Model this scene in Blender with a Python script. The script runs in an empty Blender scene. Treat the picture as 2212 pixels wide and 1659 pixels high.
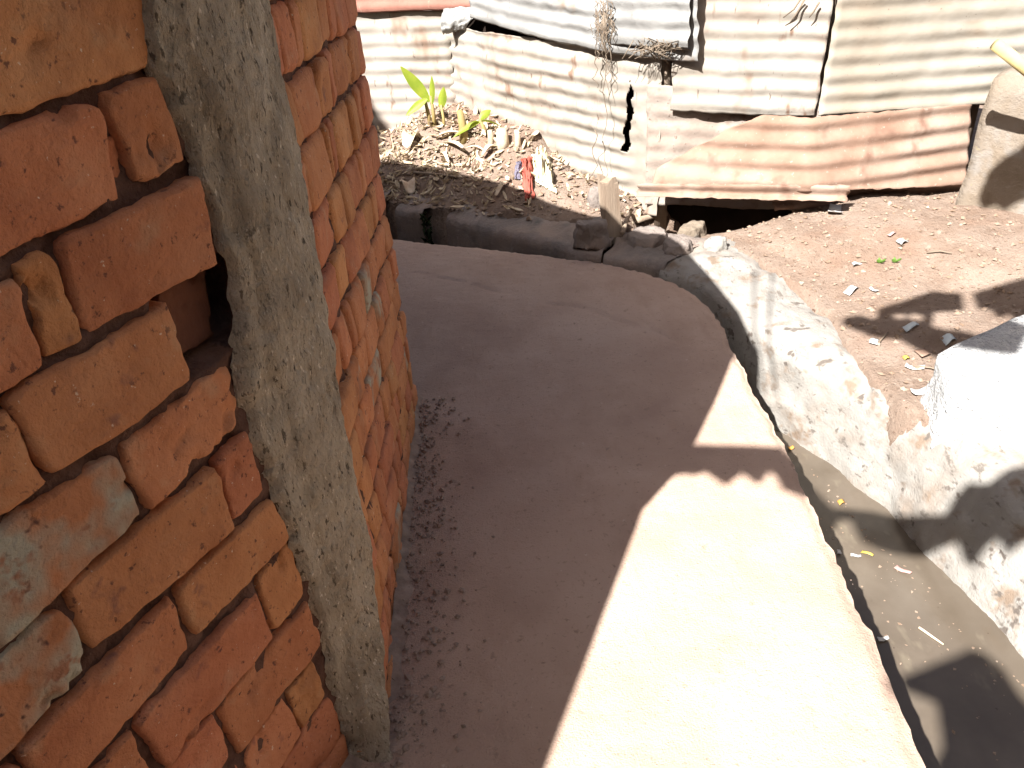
import bpy, bmesh, math, random
from mathutils import Vector, Matrix, noise
random.seed(7)
# ------------------------------------------------------------------ camera, sky, sun, exposure
SC = bpy.context.scene
COL = SC.collection
FPX, PITCH, ROLL, HC = 1760.0, math.radians(32.2), math.radians(4.6), 1.42
Fv = Vector((0, math.cos(PITCH), -math.sin(PITCH)))
U0 = Vector((0, math.sin(PITCH), math.cos(PITCH))); R0 = Vector((1, 0, 0))
Rv = math.cos(ROLL) * R0 - math.sin(ROLL) * U0
Uv = math.sin(ROLL) * R0 + math.cos(ROLL) * U0
CAM = Vector((0, 0, HC))
cam_d = bpy.data.cameras.new('camera'); cam = bpy.data.objects.new('camera', cam_d); COL.objects.link(cam)
m = Matrix((Rv, Uv, -Fv)).transposed().to_4x4(); m.translation = CAM
cam.matrix_world = m
cam_d.sensor_width = 36; cam_d.lens = 36 * FPX / 2212; cam_d.clip_start = .02; cam_d.clip_end = 500
SC.camera = cam
# light travels LX,LY metres sideways for each metre it falls
LX, LY = .58, .72
SUN_EL = math.atan(1 / math.hypot(LX, LY)); SUN_AZ = math.atan2(-LX, -LY)
w = bpy.data.worlds.new('World'); SC.world = w; w.use_nodes = True
nt = w.node_tree; bg = nt.nodes['Background']; sky = nt.nodes.new('ShaderNodeTexSky')
sky.sky_type = 'NISHITA'; sky.sun_disc = False; sky.sun_elevation = SUN_EL; sky.sun_rotation = SUN_AZ
sky.air_density = .8; sky.dust_density = 3.5; sky.ozone_density = .4
nt.links.new(sky.outputs[0], bg.inputs[0]); bg.inputs[1].default_value = .05
sd = bpy.data.lights.new('sun', 'SUN'); sd.energy = 5.0; sd.angle = math.radians(.55); sd.color = (1, .975, .945)
so = bpy.data.objects.new('sun', sd); COL.objects.link(so)
so.rotation_euler = Vector((LX, LY, -1)).to_track_quat('-Z', 'Y').to_euler(); so.location = (-3, -4, 8)
SC.view_settings.view_transform = 'Standard'; SC.view_settings.look = 'None'
SC.view_settings.exposure = 2.1; SC.view_settings.gamma = 1
SC.render.engine = 'CYCLES'; SC.cycles.max_bounces = 6; SC.cycles.diffuse_bounces = 4
SC.cycles.use_denoising = True

# ------------------------------------------------------------------ helpers
def ray(x, y):
    return (Fv * FPX + Rv * (x - 1106) + Uv * (829.5 - y)).normalized()
def onz(x, y, z=0):
    d = ray(x, y); return CAM + d * ((z - HC) / d.z)
def onplane(x, y, p, n):
    d = ray(x, y); return CAM + d * ((p - CAM).dot(n) / d.dot(n))
def nz(p, s=1.0, o=0.0):
    return noise.noise(Vector((p[0] * s + o, p[1] * s + o * .37, p[2] * s - o * .61)))
def fbm(p, s=1.0, o=0.0, n=4):
    a, t, k = 1.0, 0.0, s
    for i in range(n):
        t += a * nz(p, k, o + i * 7.3); a *= .5; k *= 2.1
    return t
def lerp(a, b, t): return a + (b - a) * t
def sm(a, b, x):
    t = max(0, min(1, (x - a) / (b - a))); return t * t * (3 - 2 * t)

def tag(o, label=None, cat=None, group=None, kind=None):
    if label: o['label'] = label
    if cat: o['category'] = cat
    if group: o['group'] = group
    if kind: o['kind'] = kind
    return o
def empty(name, loc=(0, 0, 0)):
    o = bpy.data.objects.new(name, None); COL.objects.link(o); o.location = loc; o.empty_display_size = .1
    return o
def mesh(name, V, Fc, mat, parent=None, smooth=True, origin=None):
    """world-space verts; origin = base point of the object (parent location for parts)"""
    if parent is not None:
        o0 = Vector((0, 0, 0)); q = parent
        while q is not None: o0 += q.location; q = q.parent
    else:
        o0 = Vector(origin) if origin is not None else Vector((0, 0, 0))
    me = bpy.data.meshes.new(name)
    me.from_pydata([tuple(Vector(v) - o0) for v in V], [], Fc)
    if smooth: me.polygons.foreach_set('use_smooth', [True] * len(me.polygons))
    me.materials.append(mat); me.update()
    o = bpy.data.objects.new(name, me); COL.objects.link(o)
    if parent is not None: o.parent = parent
    else: o.location = o0
    return o
def fixn(o):
    bm = bmesh.new(); bm.from_mesh(o.data); bmesh.ops.recalc_face_normals(bm, faces=bm.faces); bm.to_mesh(o.data); bm.free()
    return o
def solid(o, t=.0015):
    md = o.modifiers.new('thickness', 'SOLIDIFY'); md.thickness = t; md.offset = 0
    return o
def gridf(nu, nv, off=0):
    return [(off + j * nu + i, off + j * nu + i + 1, off + (j + 1) * nu + i + 1, off + (j + 1) * nu + i) for j in range(nv - 1) for i in range(nu - 1)]
def resample(P, step):
    P = [Vector(p) for p in P]; out = [P[0].copy()]
    for a, b in zip(P, P[1:]):
        n = max(1, int(round((b - a).length / step)))
        for i in range(1, n + 1): out.append(a.lerp(b, i / n))
    return out
def smooth_poly(P, it=2):
    P = [Vector(p) for p in P]
    for _ in range(it):
        Q = [P[0]]
        for a, b in zip(P, P[1:]): Q += [a.lerp(b, .25), a.lerp(b, .75)]
        Q.append(P[-1]); P = Q
    return P
def evenly(P, n):
    P = [Vector(p) for p in P]; L = [0]
    for a, b in zip(P, P[1:]): L.append(L[-1] + (b - a).length)
    out = []; k = 0
    for i in range(n):
        s = L[-1] * i / (n - 1)
        while k < len(P) - 2 and L[k + 1] < s: k += 1
        t = (s - L[k]) / max(1e-9, L[k + 1] - L[k]); out.append(P[k].lerp(P[k + 1], min(1, t)))
    return out
def tube(P, r, nseg=6, r2=None, cap=True):
    P = [Vector(p) for p in P]; V = []; Fc = []
    for i, p in enumerate(P):
        d = (P[min(i + 1, len(P) - 1)] - P[max(i - 1, 0)]).normalized()
        a = d.cross(Vector((.31, .2, .93))).normalized(); b = d.cross(a)
        rr = r if r2 is None else lerp(r, r2, i / max(1, len(P) - 1))
        for k in range(nseg):
            t = 2 * math.pi * k / nseg; V.append(p + (a * math.cos(t) + b * math.sin(t)) * rr)
    for i in range(len(P) - 1):
        for k in range(nseg):
            Fc.append((i * nseg + k, i * nseg + (k + 1) % nseg, (i + 1) * nseg + (k + 1) % nseg, (i + 1) * nseg + k))
    if cap:
        Fc.append(tuple(range(nseg - 1, -1, -1))); Fc.append(tuple(range((len(P) - 1) * nseg, len(P) * nseg)))
    return V, Fc
def merge(parts):
    V, Fc = [], []
    for v, f in parts:
        k = len(V); V += list(v); Fc += [tuple(i + k for i in q) for q in f]
    return V, Fc

# ------------------------------------------------------------------ materials
def N(nt, t, **kw):
    n = nt.nodes.new(t)
    for k, v in kw.items(): setattr(n, k, v)
    return n
def ramp(nt, src, stops):
    r = N(nt, 'ShaderNodeValToRGB'); e = r.color_ramp.elements
    while len(e) < len(stops): e.new(.5)
    for i, (p, c) in enumerate(stops):
        e[i].position = p; e[i].color = (*c, 1) if len(c) == 3 else c
    nt.links.new(src, r.inputs[0]); return r
def tex(nt, vec, scale, detail=6, rough=.6, dist=0.0, kind='ShaderNodeTexNoise'):
    n = N(nt, kind); n.inputs['Scale'].default_value = scale
    if kind == 'ShaderNodeTexNoise':
        n.inputs['Detail'].default_value = detail; n.inputs['Roughness'].default_value = rough; n.inputs['Distortion'].default_value = dist
    nt.links.new(vec, n.inputs['Vector']); return n
def mixc(nt, a, b, fac, mode='MIX'):
    x = N(nt, 'ShaderNodeMix', data_type='RGBA', blend_type=mode)
    for s, v in ((0, fac), (6, a), (7, b)):
        if hasattr(v, 'default_value') or hasattr(v, 'links'): nt.links.new(v, x.inputs[s])
        elif s == 0: x.inputs[0].default_value = v
        else: x.inputs[s].default_value = (*v, 1)
    return x.outputs[2]
def pmat(name, stops, scale=4, rough=.9, spec=.2, layers=(), bumps=(), stretch=(1, 1, 1), metal=0.0, objvar=0.0, transl=0.0, detail=4, dim=.68):
    """stops: colour ramp over a noise; layers: (scale, lo, hi, colour, stretch) stains; bumps: (scale, strength, dist)"""
    M = bpy.data.materials.new(name); M.use_nodes = True; t = M.node_tree; b = t.nodes['Principled BSDF']
    tc = N(t, 'ShaderNodeTexCoord')
    def vec(s):
        mp = N(t, 'ShaderNodeMapping'); mp.inputs['Scale'].default_value = s; t.links.new(tc.outputs['Object'], mp.inputs[0]); return mp.outputs[0]
    v0 = vec(stretch)
    stops = [(p, tuple(x * dim for x in c)) for p, c in stops]; layers = [(L[0], L[1], L[2], tuple(x * dim for x in L[3])) + tuple(L[4:]) for L in layers]
    col = ramp(t, tex(t, v0, scale, detail).outputs[0], stops).outputs[0]
    for L in layers:
        s, lo, hi, c = L[:4]; st = L[4] if len(L) > 4 else (1, 1, 1)
        f = ramp(t, tex(t, vec(st), s, 3, .65).outputs[0], [(lo, (0, 0, 0)), (hi, (1, 1, 1))]).outputs[0]
        col = mixc(t, col, c, f)
    if objvar:
        oi = N(t, 'ShaderNodeObjectInfo'); hs = N(t, 'ShaderNodeHueSaturation')
        mr = N(t, 'ShaderNodeMapRange'); mr.inputs[3].default_value = 1 - objvar; mr.inputs[4].default_value = 1 + objvar
        t.links.new(oi.outputs['Random'], mr.inputs[0]); t.links.new(mr.outputs[0], hs.inputs['Value'])
        m2 = N(t, 'ShaderNodeMath', operation='MULTIPLY'); m2.inputs[1].default_value = 7.31; t.links.new(oi.outputs['Random'], m2.inputs[0])
        m3 = N(t, 'ShaderNodeMath', operation='FRACT'); t.links.new(m2.outputs[0], m3.inputs[0])
        mr2 = N(t, 'ShaderNodeMapRange'); mr2.inputs[3].default_value = .5 - .008; mr2.inputs[4].default_value = .5 + .012
        t.links.new(m3.outputs[0], mr2.inputs[0]); t.links.new(mr2.outputs[0], hs.inputs['Hue'])
        t.links.new(col, hs.inputs['Color']); col = hs.outputs[0]
    t.links.new(col, b.inputs['Base Color'])
    b.inputs['Roughness'].default_value = rough; b.inputs['Specular IOR Level'].default_value = spec; b.inputs['Metallic'].default_value = metal
    last = None
    for B in bumps:
        s, st, ds = B[:3]; sv = B[3] if len(B) > 3 else (1, 1, 1)
        bp = N(t, 'ShaderNodeBump'); bp.inputs['Strength'].default_value = st; bp.inputs['Distance'].default_value = ds
        t.links.new(tex(t, vec(sv), s, 5, .65).outputs[0], bp.inputs['Height'])
        if last: t.links.new(last, bp.inputs['Normal'])
        last = bp.outputs[0]
    if last: t.links.new(last, b.inputs['Normal'])
    if transl:
        b.inputs['Transmission Weight'].default_value = 0
        tr = N(t, 'ShaderNodeBsdfTranslucent'); t.links.new(col, tr.inputs[0]); mx = N(t, 'ShaderNodeMixShader'); mx.inputs[0].default_value = transl
        t.links.new(b.outputs[0], mx.inputs[1]); t.links.new(tr.outputs[0], mx.inputs[2]); t.links.new(mx.outputs[0], t.nodes['Material Output'].inputs[0])
    return M

M_brick = pmat('fired_brick', [(.3, (.37, .145, .07)), (.5, (.45, .19, .092)), (.7, (.49, .225, .115))], 9, .92, .12,
    layers=[(70, .62, .69, (.17, .075, .05)), (19, .64, .74, (.27, .12, .08)), (12, .58, .80, (.45, .26, .15)), (110, .68, .73, (.62, .48, .36)), (7, .56, .80, (.30, .13, .075))],
    bumps=[(150, .8, .004), (38, .7, .009)], objvar=.10, dim=1.1)
M_brick_lime = pmat('brick_with_lime', [(.3, (.33, .14, .065)), (.6, (.44, .19, .09))], 9, .92, .12,
    layers=[(8, .42, .58, (.36, .335, .255)), (22, .56, .64, (.30, .15, .09)), (26, .64, .70, (.12, .06, .045))],
    bumps=[(150, .8, .004), (38, .7, .009)], dim=1.05)
M_brick_dark = pmat('dark_brick', [(.3, (.12, .055, .04)), (.7, (.22, .095, .055))], 9, .95, .1, bumps=[(120, .5, .003), (30, .5, .006)])  # darker brown brick colour, for the one brick set back
M_mortar = pmat('earth_mortar', [(.3, (.15, .08, .06)), (.7, (.30, .175, .13))], 24, .98, .05, bumps=[(120, 1, .008)], dim=.58)
M_cement = pmat('cement_render', [(.3, (.27, .225, .165)), (.5, (.37, .315, .235)), (.72, (.46, .40, .31))], 7, .95, .1, dim=1.2,
    layers=[(95, .60, .66, (.11, .09, .065), (1, 1, .45)), (120, .62, .70, (.62, .55, .44), (1, 1, .5)), (5, .5, .75, (.28, .23, .17))],
    bumps=[(100, 1, .016, (1, 1, .4)), (34, .9, .018, (1, 1, .5))])
M_path = pmat('worn_concrete', [(.3, (0.420, 0.291, 0.226)), (.5, (0.500, 0.357, 0.274)), (.7, (0.560, 0.409, 0.319))], 3.2, .9, .2,
    layers=[(11, .50, .75, (0.440, 0.305, 0.230), (1, .45, 1)), (2.4, .50, .75, (0.450, 0.315, 0.243)), (1.1, .48, .62, (0.54, 0.40, 0.315)), (80, .60, .72, (0.340, 0.244, 0.181)), (26, .64, .72, (0.360, 0.259, 0.195)), (45, .68, .73, (0.600, 0.470, 0.372))], dim=.73,
    bumps=[(220, .9, .004), (40, .6, .006)])
M_edge = pmat('concrete_edge', [(.3, (.25, .21, .18)), (.7, (.40, .34, .29))], 18, .95, .15, bumps=[(90, .8, .008), (250, .5, .003)])
M_dirt = pmat('dry_earth', dim=.44, stops=[(.3, (.36, .25, .185)), (.5, (.45, .335, .26)), (.7, (.53, .41, .33))], scale=5, rough=.97, spec=.08,
    layers=[(28, .58, .68, (.55, .43, .34)), (60, .62, .7, (.2, .12, .085)), (2.5, .52, .7, (.36, .22, .15))],
    bumps=[(60, .9, .014), (180, .8, .006)])
M_mud = pmat('muddy_water', [(.3, (.21, .165, .12)), (.55, (.28, .225, .17)), (.75, (.34, .28, .215))], 4.5, .16, .45,
    layers=[(3, .5, .7, (.22, .175, .13), (1, .4, 1)), (13, .60, .72, (.35, .29, .21), (1, .5, 1)), (70, .72, .76, (.14, .10, .07))], dim=.33, bumps=[(9, .10, .01, (1, .5, 1)), (40, .08, .004)])
M_bank = pmat('pale_rough_cement', dim=.37, stops=[(.3, (.48, .44, .39)), (.5, (.58, .545, .49)), (.7, (.65, .62, .57))], scale=6, rough=.92, spec=.15,
    layers=[(4, .50, .70, (.46, .38, .31)), (30, .60, .69, (.30, .26, .225), (1, .5, 1)), (9, .56, .68, (.42, .315, .235)), (16, .62, .68, (.25, .21, .18), (.4, 1, 1))],
    bumps=[(110, .6, .007), (20, .4, .012)])
M_rock = pmat('grey_granite', [(.3, (.44, .44, .43)), (.5, (.56, .56, .55)), (.72, (.66, .65, .63))], 8, .85, .25,
    layers=[(16, .60, .70, (.30, .30, .30), (1, 1, .35)), (130, .62, .68, (.22, .22, .22))], bumps=[(60, .9, .012), (15, .7, .02)])
M_kerb = pmat('dark_cement', [(.3, (.20, .17, .15)), (.7, (.32, .265, .23))], 7, .9, .2, layers=[(9, .55, .75, (.17, .155, .14)), (3, .5, .7, (.33, .25, .20))], bumps=[(80, .7, .008), (25, .5, .012)])  # grey-brown cement, darker in random patches
M_galv = pmat('weathered_zinc', [(.3, (.42, .355, .285)), (.5, (.53, .47, .395)), (.7, (.61, .565, .50))], 3, .75, .15,
    layers=[(2.6, .50, .70, (.50, .385, .31)), (5, .56, .68, (.40, .275, .205), (1, 1, .6)), (11, .62, .70, (.33, .21, .15), (1, 1, .35)), (55, .66, .72, (.25, .18, .14), (1, 1, .12))],
    bumps=[(60, .3, .003), (12, .3, .01)], metal=.0, stretch=(1, 1, .4), dim=.45)
M_galv2 = pmat('weathered_zinc_beige', [(.3, (.48, .42, .33)), (.5, (.57, .51, .42)), (.7, (.63, .58, .50))], 3, .75, .15,
    layers=[(2.2, .50, .75, (.50, .40, .30)), (60, .69, .74, (.25, .18, .13)), (5, .6, .72, (.44, .34, .25), (.4, .4, 1))], bumps=[(60, .25, .003), (10, .3, .01)], metal=.0, dim=.44)
M_grey = pmat('grey_zinc', [(.3, (.32, .31, .29)), (.5, (.43, .42, .40)), (.7, (.53, .52, .49))], 4, .6, .3,
    layers=[(5, .6, .72, (.36, .25, .17)), (40, .68, .74, (.2, .15, .12), (1, 1, .2)), (2.5, .58, .72, (.52, .49, .45))], bumps=[(50, .3, .004), (9, .4, .015)], metal=.0, dim=.46)
M_rust = pmat('rusty_sheet', [(.3, (.34, .205, .145)), (.5, (.44, .29, .215)), (.7, (.52, .38, .30))], 4, .85, .1, dim=.46,
    layers=[(7, .58, .72, (.28, .165, .12), (1, 1, .5)), (50, .64, .72, (.55, .44, .36)), (2.2, .58, .75, (.5, .38, .31))], bumps=[(80, .4, .004), (14, .3, .01)])
M_dusty = pmat('dust_caked_sheet', [(.3, (.42, .32, .26)), (.5, (.54, .44, .37)), (.7, (.62, .55, .49))], 5, .9, .1, dim=.45, layers=[(9, .58, .70, (.38, .26, .2)), (40, .64, .7, (.3, .22, .17))], bumps=[(40, .5, .006)])
M_redrust = pmat('red_rust', [(.3, (.24, .10, .075)), (.7, (.38, .18, .135))], 5, .8, .15, layers=[(40, .62, .72, (.45, .27, .2), (1, 1, .2))], bumps=[(70, .4, .004)])
M_mudbrick = pmat('mud_plaster', [(.3, (.33, .26, .19)), (.5, (.41, .33, .25)), (.7, (.48, .41, .34))], 6, .95, .1, dim=.38,
    layers=[(4, .52, .68, (.56, .55, .53)), (12, .66, .74, (.5, .42, .2))], bumps=[(40, .7, .012), (140, .5, .004)])
M_wood = pmat('grey_wood', [(.3, (.24, .17, .12)), (.7, (.42, .34, .26))], 14, .9, .1, stretch=(1, 1, .12), bumps=[(60, .7, .006, (1, 1, .1))])
M_bamboo = pmat('yellowed_pole', [(.3, (.48, .38, .16)), (.7, (.60, .50, .26))], 8, .7, .2, bumps=[(60, .3, .003)])
M_leaf = pmat('young_leaf', [(.3, (.24, .36, .035)), (.7, (.42, .48, .06))], 12, .45, .35, transl=.45, bumps=[(80, .2, .002, (1, 1, .1))])
M_stem = pmat('brown_sheath', [(.3, (.26, .17, .07)), (.7, (.42, .33, .13))], 16, .7, .2, stretch=(1, 1, .2))
M_dry = pmat('dry_leaf', [(.3, (.36, .25, .16)), (.5, (.54, .43, .31)), (.7, (.68, .60, .48))], 14, .85, .15, transl=.15, objvar=.2, bumps=[(60, .4, .004)], dim=.9)
M_root = pmat('dry_roots', [(.3, (.15, .11, .08)), (.7, (.3, .24, .18))], 20, .95, .05)
M_white = pmat('dirty_white_plastic', [(.3, (.62, .60, .57)), (.7, (.78, .77, .74))], 12, .5, .35, bumps=[(50, .5, .004)], dim=.55)
M_blue = pmat('pale_blue_packet', [(.3, (.42, .5, .54)), (.7, (.6, .66, .68))], 12, .4, .4)
M_yellow = pmat('yellow_wrapper', [(.3, (.6, .44, .06)), (.7, (.7, .55, .14))], 12, .35, .4)
M_orange = pmat('orange_peel', [(.3, (.5, .24, .05)), (.7, (.62, .34, .1))], 20, .6, .3)
M_pink = pmat('pink_wrapper', [(.3, (.55, .28, .25)), (.7, (.62, .36, .32))], 20, .5, .3)
M_redcloth = pmat('red_cloth', [(.3, (.30, .065, .045)), (.7, (.42, .12, .09))], 14, .95, .05, bumps=[(90, .5, .003)])
M_bluecloth = pmat('navy_cloth', [(.3, (.13, .12, .16)), (.7, (.2, .18, .23))], 14, .95, .05)
M_cream = pmat('soiled_cream_cloth', [(.3, (.52, .42, .24)), (.5, (.66, .58, .40)), (.7, (.74, .70, .58))], 16, .9, .1, layers=[(40, .6, .68, (.25, .19, .1))], bumps=[(60, .7, .006)])
M_green = pmat('seedling_green', [(.3, (.12, .24, .04)), (.7, (.2, .34, .07))], 20, .6, .3, transl=.3)
M_moss = pmat('dark_moss', [(.3, (.02, .03, .015)), (.7, (.05, .065, .03))], 30, .95, .05, bumps=[(120, .8, .01)])
M_pebble = pmat('grit', [(.3, (.28, .205, .16)), (.5, (.38, .285, .225)), (.7, (.47, .37, .3))], 30, .95, .1, bumps=[(200, .4, .003)])
M_clod = pmat('earth_clods', dim=.44, stops=[(.3, (.32, .21, .14)), (.5, (.46, .33, .24)), (.7, (.62, .5, .4))], scale=25, rough=.97, spec=.05, bumps=[(160, .5, .004)])
M_void = pmat('dark_gap_paint', [(.3, (.02, .015, .012)), (.7, (.035, .025, .02))], 9, .98, .02)  # near-black colour standing in for the darkness behind the fence
M_tin = pmat('roof_tin', [(.3, (.3, .27, .25)), (.7, (.45, .42, .4))], 5, .5, .3, metal=.3)
M_cloth_dark = pmat('dark_jacket', [(.3, (.05, .05, .06)), (.7, (.09, .09, .1))], 10, .95, .05)

# ------------------------------------------------------------------ brick building
NA = math.radians(24.8)
nd = Vector((math.sin(NA), math.cos(NA), 0)); nn = Vector((nd.y, -nd.x, 0))      # near wall: direction, outward normal
BEND = Vector((-.305, 1.10, 0))
fd = Vector((0, 1, 0)); fn = Vector((1, 0, 0))                                   # far wall
def nearP(u, z, d=0): return BEND + nd * u + nn * d + Vector((0, 0, z))
def farP(y, z, d=0): return Vector((-.305, y, z)) + fn * d
WTOP = 1.55
building = tag(empty('brick_building', (-.305, 1.10, 0)), 'orange fired-brick building with a grey cement column at its bend, in shade', 'building')

def wall_core(P, u0, u1, z0, z1, step, dep, name='mortar_core'):
    nu = int((u1 - u0) / step) + 1; nv = int((z1 - z0) / step) + 1; V = []
    for j in range(nv):
        for i in range(nu):
            u = lerp(u0, u1, i / (nu - 1)); z = lerp(z0, z1, j / (nv - 1)); p = P(u, z)
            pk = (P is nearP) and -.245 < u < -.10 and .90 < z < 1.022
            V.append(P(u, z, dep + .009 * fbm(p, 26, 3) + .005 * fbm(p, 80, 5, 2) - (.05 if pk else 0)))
    return mesh(name, V, gridf(nu, nv), M_mortar, building)
wall_core(nearP, -1.3, .02, -.1, WTOP, .010, -.012)
wall_core(nearP, -2.6, -1.29, -.1, WTOP, .04, -.013)
wall_core(farP, 1.06, 2.205, -.1, WTOP, .011, -.014)
c2 = Vector((-.317, 2.2, 0)); wd = Vector((-.80, .60, 0)); wn = Vector((.6, .8, 0))
wall_core(lambda u, z, d=0: c2 + wd * u + wn * d + Vector((0, 0, z)), 0, 1.6, -.1, WTOP, .05, -.004)

def axis(n):   # samples -1..1, dense near the rims
    return [math.sin(math.pi / 2 * (-1 + 2 * i / (n - 1))) * .5 + (-1 + 2 * i / (n - 1)) * .5 for i in range(n)]
def brick(P, q, nu=30, nv=18, dep=0.0, mat=None, rnd=.0055, rough=1.2, name='brick', seed=None):
    """q: four (u,z) corners TL,TR,BR,BL on the wall surface P(u,z,depth)"""
    sd_ = seed if seed is not None else random.uniform(0, 900)
    S, T = axis(nu), axis(nv); V = []
    gx = .0025; q = [(q[0][0] - gx, q[0][1] + gx), (q[1][0] + gx, q[1][1] + gx), (q[2][0] + gx, q[2][1] - gx), (q[3][0] - gx, q[3][1] - gx)]
    hw = ((q[1][0] - q[0][0]) + (q[2][0] - q[3][0])) / 4; hh = ((q[0][1] - q[3][1]) + (q[1][1] - q[2][1])) / 4
    tu, tv = random.uniform(-.004, .004), random.uniform(-.004, .004)
    ck = [random.uniform(.0, .06) + (random.random() < .22) * random.uniform(.05, .14) for _ in range(4)]
    for t in T:
        for s in S:
            k = ck[(1 if s > 0 else 0) + (2 if t > 0 else 0)]
            s2 = s * (1 - k * t ** 6 * min(1, hh / hw * 1.2)); t2 = t * (1 - k * s ** 6)
            a = (s2 + 1) / 2; b = (t2 + 1) / 2
            u = lerp(lerp(q[3][0], q[2][0], a), lerp(q[0][0], q[1][0], a), b)
            z = lerp(lerp(q[3][1], q[2][1], a), lerp(q[0][1], q[1][1], a), b)
            e = min((1 - abs(s)) * hw, (1 - abs(t)) * hh)
            ed = 1 - sm(0, .014, e)
            pp = (u * 1.0 + sd_, z, sd_ * .3)
            u += ed * .0038 * rough * fbm(pp, 28, 1, 3); z += ed * .0038 * rough * fbm(pp, 28, 9, 3)
            r = rnd; dd = 0
            if e < r: dd = -(r - math.sqrt(max(0, r * r - (r - e) ** 2)))
            ch = max(0, fbm(pp, 17, 5, 3) - .42) * .018 * (1 + 2 * ed)
            d = dep + dd + .0020 * fbm(pp, 13, 2, 3) * rough + .0009 * fbm(pp, 55, 3, 2) + .0009 * nz(pp, 120) - ch + tu * s + tv * t
            V.append(P(u, z, d))
    Fc = gridf(nu, nv)
    rim = [i for i in range(nu)] + [nu - 1 + j * nu for j in range(1, nv)] + [nu * nv - 2 - i for i in range(nu - 1)] + [(nv - 2 - j) * nu for j in range(nv - 2)]
    k0 = len(V)
    back = P(0, 0, 0) - P(0, 0, .045)
    for i in rim: V.append(V[i] + back)
    L = len(rim)
    for i in range(L): Fc.append((rim[(i + 1) % L], rim[i], k0 + i, k0 + (i + 1) % L))
    return mesh(name, V, Fc, mat or M_brick, building)

# near wall, as laid: corners in metres along the wall and up it
NEAR = [
 ([(-.335,1.366),(-.111,1.375),(-.152,1.263),(-.349,1.261)], 0, M_brick),
 ([(-.43,1.247),(-.232,1.248),(-.248,1.146),(-.42,1.141)], 0, M_brick),
 ([(-.223,1.252),(-.150,1.253),(-.135,1.155),(-.214,1.150)], 0, M_brick),
 ([(-.247,1.215),(-.222,1.205),(-.220,1.150),(-.244,1.146)], -.014, M_brick),
 ([(-.60,1.124),(-.396,1.119),(-.399,1.022),(-.60,1.020)], 0, M_brick),
 ([(-.386,1.129),(-.348,1.128),(-.346,1.024),(-.389,1.030)], -.003, M_brick),
 ([(-.338,1.131),(-.128,1.131),(-.136,1.024),(-.340,1.026)], .002, M_brick),
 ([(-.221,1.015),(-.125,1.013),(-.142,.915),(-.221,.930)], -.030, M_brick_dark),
 ([(-.450,1.014),(-.230,1.005),(-.232,.903),(-.447,.914)], .002, M_brick),
 ([(-.66,1.004),(-.458,1.003),(-.456,.912),(-.66,.913)], 0, M_brick),
 ([(-.355,.884),(-.159,.891),(-.172,.797),(-.355,.793)], 0, M_brick),
 ([(-.233,.770),(-.168,.778),(-.165,.671),(-.229,.670)], -.002, M_brick),
 ([(-.560,.903),(-.363,.884),(-.366,.794),(-.570,.782)], .001, M_brick_lime),
 ([(-.481,.781),(-.241,.770),(-.241,.664),(-.486,.685)], .002, M_brick),
 ([(-.359,.657),(-.157,.643),(-.142,.556),(-.356,.568)], 0, M_brick),
 ([(-.228,.545),(-.141,.546),(-.150,.438),(-.231,.437)], -.002, M_brick),
 ([(-.69,.774),(-.492,.770),(-.497,.676),(-.69,.668)], 0, M_brick_lime),
 ([(-.601,.655),(-.368,.652),(-.372,.553),(-.601,.556)], 0, M_brick),
 ([(-.480,.541),(-.239,.532),(-.239,.432),(-.472,.428)], .002, M_brick),
 ([(-.364,.419),(-.148,.417),(-.148,.314),(-.361,.304)], 0, M_brick),
 ([(-.690,.540),(-.492,.538),(-.494,.446),(-.690,.440)], 0, M_brick),
 ([(-.585,.424),(-.375,.422),(-.376,.322),(-.585,.320)], -.002, M_brick),
 ([(-.360,.293),(-.250,.295),(-.243,.197),(-.354,.184)], -.003, M_brick),
 ([(-.238,.292),(-.170,.294),(-.163,.194),(-.234,.198)], -.004, M_brick),
 ([(-.301,.186),(-.151,.180),(-.150,.060),(-.290,.060)], -.003, M_brick),
 ([(-.570,.298),(-.374,.296),(-.374,.196),(-.570,.192)], 0, M_brick),
 ([(-.515,.180),(-.313,.184),(-.313,.078),(-.515,.075)], 0, M_brick),
]
for q, d, mt in NEAR: brick(nearP, q, dep=d, mat=mt)
# the rest of that wall, beside and above what the traced courses cover
rows = [(1.37, 1.262), (1.248, 1.146), (1.13, 1.024), (1.01, .914), (.888, .793), (.775, .67), (.652, .555), (.54, .435), (.42, .31), (.295, .195), (.183, .075), (.062, -.05)]
lefts = [-.362, -.443, -.612, -.672, -.582, -.702, -.613, -.702, -.597, -.582, -.527, -.15]
for (zt, zb), u in zip(rows, lefts):
    k = 0
    while u > -.9:
        L = .2 if (k % 3) else .09
        brick(nearP, [(u - L, zt), (u, zt), (u, zb), (u - L, zb)], 10, 6); u -= L + .013; k += 1
for r_ in range(1):
    zt = 1.37 + .104 * (r_ + 1) + .012; u = -.10 - .06 * r_; k = r_
    while u > -.8:
        L = .2 if (k % 3) else .09
        brick(nearP, [(u - L, zt), (u, zt), (u, zt - .104), (u - L, zt - .104)], 10, 6); u -= L + .013; k += 1

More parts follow.
